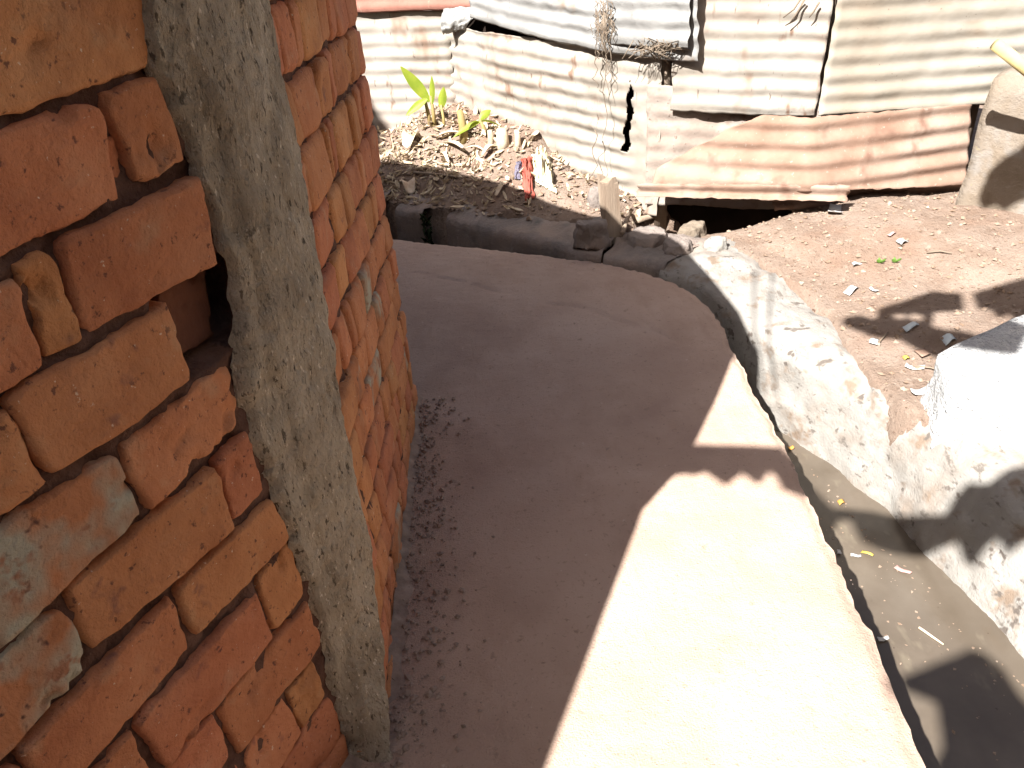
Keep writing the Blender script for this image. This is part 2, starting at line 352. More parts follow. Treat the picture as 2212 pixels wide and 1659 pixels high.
# cement column wrapping the bend
LE = [(-.10,2.0),(-.11,1.5),(-.145,1.36),(-.150,1.26),(-.128,1.172),(-.121,1.083),(-.128,.971),(-.152,.88),(-.163,.826),(-.158,.714),(-.137,.542),(-.131,.367),(-.143,.199),(-.156,-.06)]
RE = [(1.28,2.0),(1.28,1.5),(1.273,1.288),(1.255,1.18),(1.278,1.077),(1.25,.96),(1.192,.816),(1.163,.671),(1.163,.54),(1.135,.318),(1.08,.168),(1.0,.03),(.94,-.06)]
def lookup(T, z):
    for (a, za), (b, zb) in zip(T, T[1:]):
        if zb <= z <= za: return lerp(b, a, (z - zb) / (za - zb))
    return T[-1][0] if z < T[-1][1] else T[0][0]
# far wall: courses dip slightly away from the column
ZK = [1.50, 1.39, 1.28, 1.173, 1.069, .959, .857, .755, .648, .545, .44, .335, .23, .122, .018, -.09]
SK = [.04, .04, .04, .05, .065, .085, .105, .12, .12, .12, .11, .095, .075, .05, .02, 0]
def courseZ(k, y): return ZK[k] - SK[k] * (y - 1.25)
rf = random.Random(21)
for k in range(len(ZK) - 1):
    y = lookup(RE, courseZ(k, 1.2) - .05) - .035 - rf.uniform(0, .05); y = max(y, lookup(RE, courseZ(k, 1.1) - .05) - (.04 if ZK[k] > .2 else .0)); i = rf.randint(0, 1)
    while y < 2.19:
        L = rf.choice([.19, .2, .16]) if i % 3 == 1 else rf.choice([.075, .09, .1, .12])
        if rf.random() < .15: L *= .6
        y1 = min(y + L, 2.205)
        if 2.205 - y1 < .05: y1 = 2.205
        j = rf.uniform(-.003, .003); jo = .0065
        q = [(y, courseZ(k, y) - jo + j), (y1 - .010, courseZ(k, y1) - jo + j), (y1 - .010 + rf.uniform(-.004, .004), courseZ(k + 1, y1) + jo + j), (y + rf.uniform(-.004, .004), courseZ(k + 1, y) + jo + j)]
        brick(farP, q, 9, 7, dep=rf.uniform(-.005, .003), rnd=.0065, rough=1.1, mat=M_brick_lime if rf.random() < .05 else M_brick)
        y = y1 + rf.uniform(0, .004); i += 1

V = []; NU, NV = 60, 300
for j in range(NV):
    z = lerp(1.55, -.06, j / (NV - 1))
    ul = lookup(LE, z) + .012 * fbm((0, 0, z), 9, 4) + .008 * fbm((0, 2, z), 34, 6, 3); yr = lookup(RE, z) + .006 * fbm((3, 0, z), 14, 8) + .004 * fbm((3, 5, z), 45, 8, 2)
    A = nearP(ul, z); Bp = farP(yr, z)
    mid = 2 * (Vector((BEND.x, min(BEND.y, yr - .035), z)) + (nn + fn).normalized() * .003) - (A + Bp) * .5
    for i in range(NU):
        t = i / (NU - 1); p = (A * (1 - t) ** 2 + mid * 2 * t * (1 - t) + Bp * t * t)
        nrm = nn.lerp(fn, t).normalized(); edge = min(t, 1 - t)
        # a thin squeezed fillet on the brick side, then the rough screeded face
        prof = -.012 + .013 * sm(0, .035, edge) + .007 * sm(.15, .19, t + .05 * nz((0, 0, z), 7, 3)) - .002 * sm(.9, 1, t)
        d = prof + .0055 * fbm((p.x, p.y, z * .6), 16, 2) + .0035 * fbm((p.x, p.y, z * .5), 60, 5, 3)
        d -= .012 * max(0, fbm((p.x, p.y, z * .45), 42, 17, 2) - .45)
        d += .012 * max(0, nz((p.x, p.y, z), 16, 31)) * (1 - sm(.05, .22, t))
        V.append(p + nrm * d)
mesh('cement_column', V, [f[::-1] for f in gridf(NU, NV)], M_cement, building)
# roof slab: its outline throws the building's shadow over the path and the mound
RZ = 1.585
outline = [(*onz(x, y, z)[:2], z) for x, y, z in [(1180, 1659, 0), (1262, 1440, 0), (1390, 1100, 0), (1448, 1035, 0), (1480, 1000, 0), (1503, 955, 0), (1545, 870, 0), (1588, 762, 0)]] + [(.84, 2.50, -.02), (.86, 2.72, -.02)] + [(*onz(x, y, z)[:2], z) for x, y, z in [(1535, 600, -.02), (1479, 541, 0), (1440, 517, .02), (1398, 512, .03), (1356, 500, .04), (1313, 475, .05), (1237, 447, .08), (1150, 419, .1), (1075, 395, .1), (980, 374, .1), (840, 360, .1)]] + [(-1.2, 4.75, .1)]
top = [Vector((x - LX * (RZ - z), y - LY * (RZ - z), RZ)) for x, y, z in outline]
d0 = (top[0] - top[1]).normalized(); top = [top[0] + d0 * 2.2] + top + [Vector((-4, 3.9, RZ)), Vector((-4.5, -1.5, RZ))]
n_ = len(top); V = [p.copy() for p in top] + [p - Vector((0, 0, .05)) for p in top]
roof = mesh('roof', V, [tuple(range(n_)), tuple(range(2 * n_ - 1, n_ - 1, -1))] + [(i, n_ + i, n_ + (i + 1) % n_, (i + 1) % n_) for i in range(n_)], M_cement, building, smooth=False)
fixn(roof)

up_fp = [(-1.5, 1.0), (-1.5, -.39), (-2.42, -2.39), (-4.6, -2.39), (-4.6, 1.0)]  # unseen upper block, added to cut sky light over the path
V = [Vector((x, y, RZ)) for x, y in up_fp] + [Vector((x, y, 3.35)) for x, y in up_fp]
fixn(mesh('sky_block_storey', V, [(i, (i + 1) % 5, 5 + (i + 1) % 5, 5 + i) for i in range(5)] + [(5, 6, 7, 8, 9)], M_cement, building, smooth=False))

# ------------------------------------------------------------------ path slab
EDGE = [(.60, -2.5), (.64, 0), (.69, .845), (.719, 1.111), (.74, 1.582), (.753, 1.843), (.757, 2.377), (.765, 2.60), (.735, 2.80), (.65, 2.957), (.52, 3.09), (.364, 3.198), (.10, 3.33), (-.171, 3.462), (-.498, 3.613), (-1.6, 4.25), (-3.2, 5.2)]
INNER = [(-2.2, -2.5), (-1.2, -.4), (-.80, .2), (-.45, .9), (-.36, 1.15), (-.36, 1.5), (-.36, 1.9), (-.36, 2.05), (-.37, 2.12), (-.385, 2.16), (-.40, 2.19), (-.42, 2.21), (-.5, 2.28), (-.62, 2.38), (-.9, 2.6), (-2.0, 3.4), (-3.6, 4.6)]
NE, NW = 520, 84
ed = evenly(smooth_poly([(x, y, 0) for x, y in EDGE], 2), NE); inn = evenly(smooth_poly([(x, y, 0) for x, y in INNER], 1), NE)
CR = [onz(*q) for q in [(893, 588), (1000, 607), (1090, 635), (1180, 655), (1260, 665), (1330, 690), (1420, 715), (1480, 745)]]
def segd(p, a, b):
    ab = b - a; t = max(0, min(1, (p - a).dot(ab) / ab.length_squared)); return (p - a - ab * t).length
V = []
for i in range(NE):
    e, q = ed[i], inn[i]; nrm = (e - q).normalized()
    jit = .008 * fbm(e, 7, 2) + .008 * fbm(e, 26, 6) + .005 * nz(e, 90)
    for j in range(NW):
        t = 1 - (1 - j / (NW - 1)) ** 1.25
        p = q.lerp(e, t); p = p + nrm * jit * sm(.8, 1, t)
        z = .0022 * fbm(p, 2.0, 1) + .0012 * fbm(p, 14, 5) - .010 * sm(.975, 1, t) * (1 + .8 * nz(p, 60))
        # rougher cast strip round the outer corner
        z += .004 * sm(.72, .9, t) * nz(p, 45, 2) * sm(2.0, 2.5, p.y)
        z += .0016 * fbm((p.x * .5 + p.y * .2, p.y * 1.4, 0), 26, 9, 2)
        if 2.0 < p.y < 3.4 and p.x < .8:
            d = min(segd(p, a, b) for a, b in zip(CR, CR[1:])) + .008 * fbm(p, 18, 3)
            z -= .008 * (1 - sm(.0, .008, abs(d)))
        V.append(Vector((p.x, p.y, z)))
Fc = gridf(NW, NE)
path = mesh('path', V, [f[::-1] for f in Fc], M_path); tag(path, 'grey-brown concrete path curving round the brick building', kind='structure')
fixn(path)
V2 = []; NS = 12
for i in range(NE):
    e = V[i * NW + NW - 1]; nrm = (ed[i] - inn[i]).normalized()
    for j in range(NS):
        t = j / (NS - 1); p = Vector((e.x, e.y, e.z - t * .56))
        V2.append(p + nrm * (sm(0, .2, t) * (-.010 + .010 * fbm(p, 14, 8) + .006 * fbm(p, 45, 2))))
es = mesh('path_edge', V2, gridf(NS, NE), M_edge, path); fixn(es)

# ------------------------------------------------------------------ ground sheet
BANK_OUT = [(-6, 7.2), (-3.2, 5.65), (-1.6, 4.70), (-.52, 4.00), (-.17, 3.76), (.26, 3.55), (.55, 3.42), (.85, 3.27), (1.03, 3.07), (1.11, 2.87), (1.18, 2.66), (1.16, 2.33), (1.19, 2.05), (1.33, 1.9), (1.55, 1.5), (1.62, 1.0), (1.66, 0), (1.66, -3), (1.66, -8)]
bo = [Vector((x, y, 0)) for x, y in BANK_OUT]
def bank_side(x, y):
    """signed distance to the bank's outer line, positive on the earth side"""
    p = Vector((x, y, 0)); best = 9e9; sg = 1
    for a, b in zip(bo, bo[1:]):
        ab = b - a; t = max(0, min(1, (p - a).dot(ab) / ab.length_squared)); v = p - a - ab * t; d = v.length
        if d < best:
            best = d; sg = 1 if (ab.x * (p.y - a.y) - ab.y * (p.x - a.x)) > 0 else -1
    return best * sg
CP = [(1.16,2.33,-.09),(1.19,2.04,-.09),(1.18,2.66,-.07),(1.11,2.87,-.04),(1.0,3.1,-.01),(1.63,3.3,.09),(1.95,3.2,.09),(2.1,3.0,.08),(1.5,2.5,-.03),(1.35,2.2,-.08),(2.4,2.5,.0),(1.9,2.0,-.06),(1.6,1.6,-.10),(1.3,3.3,.045),
 (-.5,4.02,.03),(0.2,3.6,.03),(.45,3.5,.05),(-.17,3.85,.04),(-.25,4.25,.11),(-.1,4.65,.27),(-.3,4.6,.26),(-.6,4.55,.13),(.15,4.42,.25),(.3,4.15,.16),(.15,4.0,.12),(.42,3.9,.10),(.45,4.2,.03),(.62,3.75,.02),(-1.2,4.9,.08),(-.7,5.05,.14),(-.2,4.85,.3),
 (.75,3.6,-.02),(.7,3.95,.0),(2.6,3.6,.1),(3.5,3,.1),(3,1,-.05),(2.5,0,-.1),(2.5,-3,-.1),(0,6,.25),(2,5,.15),(-3,7,.1),(4,5,.1)]
def ground_z(x, y, fine=True):
    num = den = 0
    for a, b, c in CP:
        d2 = (x - a) ** 2 + (y - b) ** 2 + .012; wt = 1 / d2 ** 1.9; num += wt * c; den += wt
    z = num / den
    # hollow where the drain runs out under the rusty sheets
    z -= .36 * math.exp(-(((x - 1.02) / .38) ** 2 + ((y - 3.68) / .23) ** 2) ** 2)
    if fine:
        p = (x, y, 0); z += .012 * fbm(p, 5, 3) + .007 * fbm(p, 19, 7, 3)
        z += .016 * max(0, fbm(p, 11, 1, 3)) * sm(.9, .2, x)
    return z
XS = [-60, -30, -14, -8, -5, -3.5, -2.6, -2.0] + [-1.6 + .022 * i for i in range(int(4.4 / .022))] + [2.9, 3.2, 3.6, 4.2, 5, 7, 10, 16, 30, 60]
YS = [-60, -30, -14, -8, -5, -3, -2, -1, -.5, 0, .3, .6] + [.8 + .022 * i for i in range(int(4.7 / .022))] + [5.6, 5.9, 6.4, 7, 8, 10, 14, 22, 40, 70]
V = []
for y in YS:
    for x in XS:
        s = bank_side(x, y); far_ = max(abs(x), abs(y)) > 6
        z = ground_z(x, y, True) if not far_ else .05
        if s < .03: z = lerp(z, -.62, sm(.03, -.05, s))
        V.append((x, y, z))
ground = mesh('ground', V, gridf(len(XS), len(YS)), M_dirt); tag(ground, 'reddish dry earth with a mound by the tin fence', kind='structure')
def onground(px, py):
    d = ray(px, py); t = .6
    while t < 9:
        p = CAM + d * t
        if p.z < ground_z(p.x, p.y): return Vector((p.x, p.y, ground_z(p.x, p.y)))
        t += .01
    return CAM + d * 5

# ------------------------------------------------------------------ drain: water, bank, kerb
WZ = -.42
wp = [(-3.2, 5.4), (-.52, 3.97), (.26, 3.5), (.6, 3.4), (.95, 3.05), (1.09, 2.8), (1.12, 2.4), (1.22, 2.05), (1.4, 1.75), (1.6, 1), (1.6, -2.5), (.2, -2.5), (.4, 1), (.5, 2.4), (.3, 2.9), (-.5, 3.4), (-3.2, 4.6)]
bm = bmesh.new(); f_ = bm.faces.new([bm.verts.new((x, y, WZ)) for x, y in wp]); bmesh.ops.triangulate(bm, faces=[f_])
me = bpy.data.meshes.new('water'); bm.to_mesh(me); bm.free(); me.materials.append(M_mud)
water = bpy.data.objects.new('water', me); COL.objects.link(water); tag(water, 'shallow brown muddy water lying in the drain', kind='structure')
def loft(name, rails, n, ncs, mat, amp, parent=None, fr=(9, 30), csm=2):
    R = [evenly(smooth_poly(r, 2), n) for r in rails]; V = []
    for i in range(n):
        pts = [r[i] for r in R]; L = [0]
        for a, b in zip(pts, pts[1:]): L.append(L[-1] + (b - a).length)
        cs = evenly(smooth_poly(pts, csm), ncs)
        for j, p in enumerate(cs):
            k = amp * fbm(p, fr[0], 2) + amp * .45 * fbm(p, fr[1], 5, 3)
            V.append(p + Vector((-.5 * k, -.3 * k, k)))
    return fixn(mesh(name, V, gridf(ncs, n), mat, parent))
# pale bank: rails from water line up to the earth
r_bot = [(.62,3.03,-.52),(.745,2.915,-.52),(.825,2.78,-.52),(.90,2.59,-.52),(.995,2.37,-.52),(1.105,2.17,-.52),(1.15,2.0,-.52),(1.19,1.77,-.52),(1.245,1.53,-.52),(1.27,1.37,-.52),(1.32,1.0,-.52),(1.34,0,-.52),(1.34,-2.5,-.52)]
r_wat = [(.625,3.035,-.35),(.75,2.92,-.35),(.83,2.785,-.36),(.905,2.60,-.40),(1.005,2.38,-.40),(1.12,2.18,-.40),(1.17,2.01,-.40),(1.215,1.78,-.40),(1.27,1.54,-.40),(1.30,1.38,-.40),(1.35,1.0,-.40),(1.37,0,-.40),(1.37,-2.5,-.40)]
r_mid = [(.635,3.04,-.10),(.758,2.925,-.10),(.84,2.79,-.14),(.918,2.61,-.20),(1.025,2.39,-.25),(1.145,2.19,-.25),(1.20,2.03,-.25),(1.25,1.80,-.24),(1.31,1.57,-.25),(1.345,1.4,-.26),(1.40,1.0,-.26),(1.42,0,-.26),(1.42,-2.5,-.26)]
r_top = [(.655,3.055,.02),(.78,2.94,.01),(.86,2.81,-.02),(.945,2.62,-.06),(1.055,2.40,-.085),(1.165,2.205,-.10),(1.235,2.05,-.09),(1.31,1.83,-.08),(1.37,1.62,-.09),(1.42,1.45,-.10),(1.48,1.0,-.10),(1.50,0,-.10),(1.50,-2.5,-.10)]
r_out = [(.90,3.30,.02),(1.03,3.13,.0),(1.13,2.92,-.045),(1.20,2.69,-.075),(1.19,2.38,-.10),(1.22,2.22,-.11),(1.34,2.10,-.09),(1.45,1.92,-.08),(1.56,1.70,-.09),(1.66,1.5,-.10),(1.72,1.0,-.10),(1.74,0,-.10),(1.74,-2.5,-.10)]
def rag_rail(R_, amp, o_):
    out = []
    for p in evenly([Vector(q) for q in R_], 120):
        k = amp * fbm(p, 7, o_) + amp * .5 * fbm(p, 24, o_ + 3, 2); out.append((p.x + k, p.y + .7 * k, p.z))
    return out
r_out = rag_rail([(a + .05, b + .05, c) for a, b, c in r_out], .06, 3); r_top = rag_rail(r_top, .02, 8); r_wat = rag_rail(r_wat, .022, 5)
r_bur = [(a + .08, b + .06, c - .16) for a, b, c in r_out]
bank = loft('drain_bank', [r_bot, r_wat, r_mid, r_top, r_out, r_bur], 420, 60, M_bank, .011, fr=(10, 42)); tag(bank, 'pale rough cement bank sloping down to the drain water', kind='structure')
# dark kerb at the back of the drain
kerb = tag(empty('kerb', (0, 3.6, 0)), 'low dark cement kerb between the drain and the mound', kind='structure')
KF = [(-3.2, 5.35), (-1.6, 4.55), (-.52, 3.895), (-.28, 3.785), (-.04, 3.56), (.2, 3.345), (.42, 3.15), (.55, 3.10), (.66, 3.045)]
KB = [(-3.1, 5.62), (-1.5, 4.80), (-.44, 4.08), (-.14, 3.90), (.10, 3.72), (.30, 3.58), (.56, 3.44), (.74, 3.36), (.92, 3.28)]
def kerb_stone(i0, i1, ta, tb, n, dz=0):
    a = [Vector((*p, 0)) for p in KF[i0:i1]]; b = [Vector((*p, 0)) for p in KB[i0:i1]]
    f = evenly(a, 60)[int(ta * 59):int(tb * 59) + 1]; g = evenly(b, 60)[int(ta * 59):int(tb * 59) + 1]
    up = lambda P, z: [(p.x, p.y, z) for p in P]
    fi = [p + (q - p).normalized() * .014 for p, q in zip(f, g)]
    return loft('kerb_stone', [up(f, -.56), up(f, -.2), up(f, .022 + dz), up(fi, .030 + dz), up(g, .036 + dz), up([p + (p - q).normalized() * .02 for p, q in zip(g, f)], -.2)], n, 34, M_kerb, .013, kerb, csm=0, fr=(11, 42))
kerb_stone(0, 3, 0, .97, 60, .02); kerb_stone(2, 4, .03, .62, 60, .01); kerb_stone(2, 5, .50, 1, 80); kerb_stone(4, 7, .0, .99, 130, .0); kerb_stone(6, 9, 0.01, 1, 90, -.012)
V, Fc = [], []
for i in range(70):
    p = Vector((random.uniform(-.375, -.335), random.uniform(3.80, 3.84), random.uniform(-.25, .03)))
    v, f = tube([p, p + Vector((random.uniform(-.02, .02), -.025, random.uniform(-.03, .03)))], .008, 4, .002); k = len(V); V += v; Fc += [tuple(a + k for a in q) for q in f]
tag(mesh('moss', V, Fc, M_moss), 'dark moss filling the gap in the kerb', kind='stuff')

# ------------------------------------------------------------------ tin fence
FP = dict(A=(-1.6, 5.35), B=(-.2, 4.85), C=(.75, 3.85), D=(1.42, 3.55), E=(2.6, 3.62))
fence = tag(empty('corrugated_fence', (.75, 3.85, 0)), 'patchwork fence of bleached corrugated iron sheets behind the mound', 'fence')
def fenceP(a, b, off=0):
    A_ = Vector((*FP[a], 0)); D_ = (Vector((*FP[b], 0)) - A_).normalized(); n = Vector((D_.y, -D_.x, 0))
    if n.y > 0: n = -n
    return lambda s, z, d=0: A_ + D_ * s + n * (off + d) + Vector((0, 0, z))
def sheet(P, s0, s1, zt0, zt1, zb0, zb1, mat, name='sheet', pitch=.076, amp=.0048, sag=0, dent=.012, nl=60, parent=None, lean=0, sl=0, sr=0, ragged=.006, seed=0, phase=0, amp_fn=None, hole=None, label=None):
    hgt = max(zt0 - zb0, zt1 - zb1); nr = max(2, hgt / pitch); nv = int(nr * 9) + 1; V = []
    for j in range(nv):
        b = j / (nv - 1)
        for i in range(nl):
            a = i / (nl - 1)
            s = lerp(lerp(s0 + sl, s1 + sr, a), lerp(s0, s1, a), b) if True else 0
            zt = lerp(zt0, zt1, a); zb = lerp(zb0, zb1, a); z = lerp(zt, zb, b) - sag * 4 * a * (1 - a) * b
            pp = (s * 1.3 + seed, z, seed * .7)
            am = amp * (1 + .9 * nz(pp, 2.2, 8)); 
            if amp_fn: am *= amp_fn(a, b)
            d = am * math.sin(2 * math.pi * (b * nr + phase)) + dent * fbm(pp, 3.2, 2, 3) + .002 * fbm(pp, 16, 4, 2) + lean * b
            z += .006 * fbm((s + seed, b, 3), 4, 2, 2)
            e = 1 - sm(0, .02, min(b, 1 - b)); z += e * ragged * fbm((s + seed, 0, b * 9), 12, 5, 3)
            e2 = 1 - sm(0, .02, min(a, 1 - a)); s += e2 * ragged * fbm((z + seed, 0, 3), 12, 5, 3)
            V.append(P(s, z, d))
    Fc = gridf(nl, nv)
    if hole: Fc = [f for f in Fc if not hole((f[0] % nl) / (nl - 1), (f[0] // nl) / (nv - 1))]
    o = mesh(name, V, Fc, mat, parent if parent is not None else fence); solid(o)
    if label: o['label'] = label
    return o
pAB, pAB2 = fenceP('A', 'B'), fenceP('A', 'B', .03)
pBC, pBC2, pBC3 = fenceP('B', 'C'), fenceP('B', 'C', .03), fenceP('B', 'C', .055)
pCD, pCD2 = fenceP('C', 'D', .01), fenceP('C', 'D', .05)
pDE = fenceP('D', 'E', .02); pDE2 = fenceP('D', 'E', .06)
sheet(pAB, -1.0, 1.50, .80, .80, .02, .02, M_galv, seed=1, dent=.010, phase=.2, label='bleached sheet behind the tall green sprout')
sheet(pAB2, -1.0, 1.68, 1.75, 1.75, .80, .80, M_redrust, seed=2, dent=.01, phase=.1, label='red-rusted upper sheet')
def crack(a, b):
    c = .880 + .004 * math.sin(b * 37) - .07 * max(0, b - .3)
    return (.14 < b < .60) and abs(a - c) < (.007 + .0025 * math.sin(b * 55 + 1) + .010 * b) * sm(.14, .24, b)
def fl(a, b): return 1 - .9 * sm(.80, .95, a) * sm(.1, .3, b)
sheet(pBC, -.04, 1.43, .72, .67, .06, -.07, M_galv, seed=5, sag=.05, dent=.022, amp=.0055, nl=240, phase=.45, amp_fn=fl, hole=crack, label='large white sheet with a dark split')
sheet(pBC2, .22, 1.62, 1.55, 1.60, .775, .665, M_grey, seed=9, sag=.03, dent=.030, nl=70, phase=.3, label='grey crumpled upper sheet')
sheet(pBC3, 1.16, 1.60, 1.2, 1.2, .712, .725, M_grey, seed=13, dent=.012, phase=.3)
sheet(pCD2, .10, .72, 1.5, 1.5, .445, .432, M_galv, seed=17, dent=.012, amp=.004, phase=.7, sr=.03, label='silvery sheet in the middle of the fence')
sheet(pDE2, -.035, 1.6, 1.6, 1.6, .445, .40, M_galv2, seed=21, dent=.010, amp=.0042, phase=.6, sl=.05, label='wide beige sheet on the right of the fence')
sheet(pCD, -.02, .80, .55, .5, -.02, .0, M_dusty, seed=23, dent=.020, amp=.002, phase=.7)
for a_, b_, s0_, s1_ in (('B', 'C', -.1, 1.40), ('C', 'D', -.05, .76)):  # added black sheets: painted shade behind the split, gaps and hollow
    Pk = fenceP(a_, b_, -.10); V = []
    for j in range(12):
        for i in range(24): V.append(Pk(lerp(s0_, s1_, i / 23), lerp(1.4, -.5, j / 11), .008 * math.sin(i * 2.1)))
    solid(mesh('dark_gap_backing', V, gridf(24, 12), M_void, fence), .01)
# torn flap curling off the seam
V = []
nu, nv = 26, 16
for j in range(nv):
    b = j / (nv - 1)
    for i in range(nu):
        a = i / (nu - 1)
        q = onplane(lerp(lerp(958, 1045, a), lerp(962, 1005, a), b), lerp(lerp(18, 14, a), lerp(72, 62, a), b), pAB(1.5, .7, .05), Vector((-.3, -.95, 0)).normalized())
        V.append(q + Vector((-.02, -.06, 0)) * (math.sin(b * 2.6) * (1 - .6 * a)) + Vector((0, -.012, .010)) * fbm((a * 2, b * 2, 1), 3, 2))
solid(mesh('torn_flap', V, gridf(nu, nv), M_grey, fence))
# fence posts at the seams, behind the sheets
for (a, s) in (('A', 1.46), ('B', 1.40), ('C', .70), ('D', .72)):
    P_ = fenceP(a, chr(ord(a) + 1), -.055); v, f = tube([P_(s, -.2), P_(s + .01, .8), P_(s, 1.7)], .035, 8)
    mesh('post', v, f, M_wood, fence)

# rusty sheets leaning at the foot of the fence
def leaning(name, label, corners, mat, nr, seed, amp=.010, nl=60, phase=0, dent=.010):
    tl, tr, br, bl = [Vector(c) for c in corners]; nv = nr * 9 + 1; V = []
    n = (tr - tl).cross(bl - tl).normalized()
    if n.y > 0: n = -n
    for j in range(nv):
        b = j / (nv - 1)
        for i in range(nl):
            a = i / (nl - 1); p = tl.lerp(tr, a).lerp(bl.lerp(br, a), b); pp = (a * 1.4 + seed, b * .5, seed)
            e2 = 1 - sm(0, .03, min(a, 1 - a)); e1 = 1 - sm(0, .03, min(b, 1 - b))
            d = amp * math.sin(2 * math.pi * (b * nr + phase)) + dent * fbm(pp, 3.5, 2, 3)
            V.append(p + n * d + (tr - tl).normalized() * e2 * .012 * fbm((b * 2, seed, 0), 6, 1, 3) + Vector((0, 0, 1)) * e1 * .006 * fbm((a * 3, seed, 0), 8, 1, 3))
    base = bl.lerp(br, .5); o = mesh(name, V, gridf(nl, nv), mat, origin=base); solid(o); return tag(o, label, 'metal sheet')
P7a, P7b = fenceP('C', 'D', .10), fenceP('D', 'E', .10)
topc = resample([P7a(.05, .19), P7a(.39, .40, .005), P7a(.51, .452, .005), P7a(.72, .452, .02), P7b(.30, .450, .0), P7b(.62, .448, .0)], .01)
botc = evenly([P7a(.04, .112, .09), P7a(.39, .13, .1), P7a(.51, .145, .1), P7a(.74, .165, .12), P7b(.30, .14, .10), P7b(.63, .115, .08)], len(topc)); V = []
nv = 46
for j in range(nv):
    b = j / (nv - 1)
    for i in range(len(topc)):
        p = topc[i].lerp(botc[i], b); a = i / (len(topc) - 1); pp = (a * 1.6, b * .4, 31)
        e = 1 - sm(0, .03, min(b, 1 - b))
        d = .0085 * (1 + .5 * nz(pp, 3, 4)) * math.sin(2 * math.pi * (p.z - .10 * a * .4) / .078) + .010 * fbm(pp, 3.5, 2, 3)
        V.append(p + Vector((-.2, -.95, .1)) * d + Vector((0, 0, 1)) * e * .006 * fbm((a * 4, 31, 0), 8, 1, 3))
o = mesh('rusty_sheet', V, gridf(len(topc), nv), M_rust, origin=botc[len(botc) // 2]); solid(o); tag(o, 'large rusty corrugated sheet leaning along the foot of the fence', 'metal sheet')
leaning('rusty_sheet', 'low rusty sheet tucked under the large one beside the mud pillar', [P7a(.55, .19, .02), P7b(.645, .20, .04), P7b(.63, .045, .06), P7a(.60, .05, .06)], M_rust, 2, 37, phase=.3, amp=.012)
leaning('rusty_sheet', 'long rusty strip hanging over the dark hollow', [P7a(.0, .165, .14), P7b(.06, .195, .15), P7b(.05, .13, .17), P7a(.0, .11, .16)], M_rust, 1, 41, phase=.1, amp=.012)

# ------------------------------------------------------------------ unseen house walls, added to block sky light
def sky_block_wall(name, label, a, b, h, t, mat):
    a, b = Vector((*a, 0)), Vector((*b, 0)); d = (b - a).normalized(); n = Vector((-d.y, d.x, 0)) * t; V = []
    ns, nh = 24, 14; o = empty(name, a.lerp(b, .5)); tag(o, label, 'light blocker')
    for j in range(nh):
        for i in range(ns):
            p = a.lerp(b, i / (ns - 1)) + Vector((0, 0, lerp(-.5, h, j / (nh - 1)))); V.append(p + n.normalized() * .02 * fbm(p, 2, 3))
    mesh('wall', V, gridf(ns, nh), mat, o)
    V = [a + n, b + n, b, a]; V = [v + Vector((0, 0, -.5)) for v in V] + [v + Vector((0, 0, h)) for v in V]
    mesh('sky_block_body', V, [(0, 1, 5, 4), (1, 2, 6, 5), (3, 0, 4, 7), (4, 5, 6, 7)], mat, o, smooth=False)
    ov = .35
    A0, B0 = a - n.normalized() * ov - d * .2, b - n.normalized() * ov + d * .2; A1, B1 = a + n + n.normalized() * ov - d * .2, b + n + n.normalized() * ov + d * .2
    L = (B0 - A0).length; nc = int(L / .076); nx = nc * 6 + 1; V = []
    for j in range(6):
        for i in range(nx):
            p = A0.lerp(B0, i / (nx - 1)).lerp(A1.lerp(B1, i / (nx - 1)), j / 5); V.append(p + Vector((0, 0, h + .08 + .14 * j / 5 + .009 * math.sin(2 * math.pi * i / 6))))
    solid(mesh('sky_block_sheet', V, gridf(nx, 6), M_tin, o))
M_houseplaster = pmat('ochre_plaster', [(.3, (.55, .42, .30)), (.7, (.68, .54, .40))], 2, .95, .1, bumps=[(40, .5, .01)], dim=.36)
sky_block_wall('sky_block_house', 'added ochre wall on the right, unseen, blocks sky light', (2.35, 1.7), (2.6, -4), 4.4, 1.0, M_houseplaster)
sky_block_wall('sky_block_house', 'added ochre wall behind the camera, unseen, blocks sky light', (2.4, -3.0), (-4.2, -3.3), 3.9, 1.0, M_houseplaster)
sky_block_wall('sky_block_house', 'added tall ochre wall on the left, unseen, blocks sky light', (-3.4, 4.2), (-3.6, -2.0), 4.4, -1.0, M_houseplaster)

def added_eave(a, b, depth, h, label):  # unseen tin roofs, put in to cut the sky light on the shaded side
    a, b = Vector((*a, h)), Vector((*b, h)); dv = Vector(depth); d = b - a; nc = int(d.length / .076); nx = nc * 6 + 1; V = []
    for j in range(5):
        for i in range(nx): V.append(a + d * (i / (nx - 1)) + dv * (j / 4) + Vector((0, 0, -.16 * j / 4 + .009 * math.sin(2 * math.pi * i / 6))))
    o = tag(empty('sky_block_roof', a.lerp(b, .5)), label, 'roof'); solid(mesh('sky_block_sheet', V, gridf(nx, 5), M_tin, o))
    for t in (.1, .5, .9):
        p = a + d * t + dv * .92; v, f = tube([Vector((p.x, p.y, -.3)), Vector((p.x, p.y, h - .15))], .04, 8); mesh('post', v, f, M_wood, o)
added_eave((-1.1, -3.0), (2.3, -3.0), (0, 1.75, 0), 2.55, 'tin veranda behind the camera, unseen, put in to block sky light')
added_eave((2.35, 1.6), (2.6, -3.0), (-.62, 0, 0), 2.7, 'added tin eave on the right, unseen, blocks sky light')

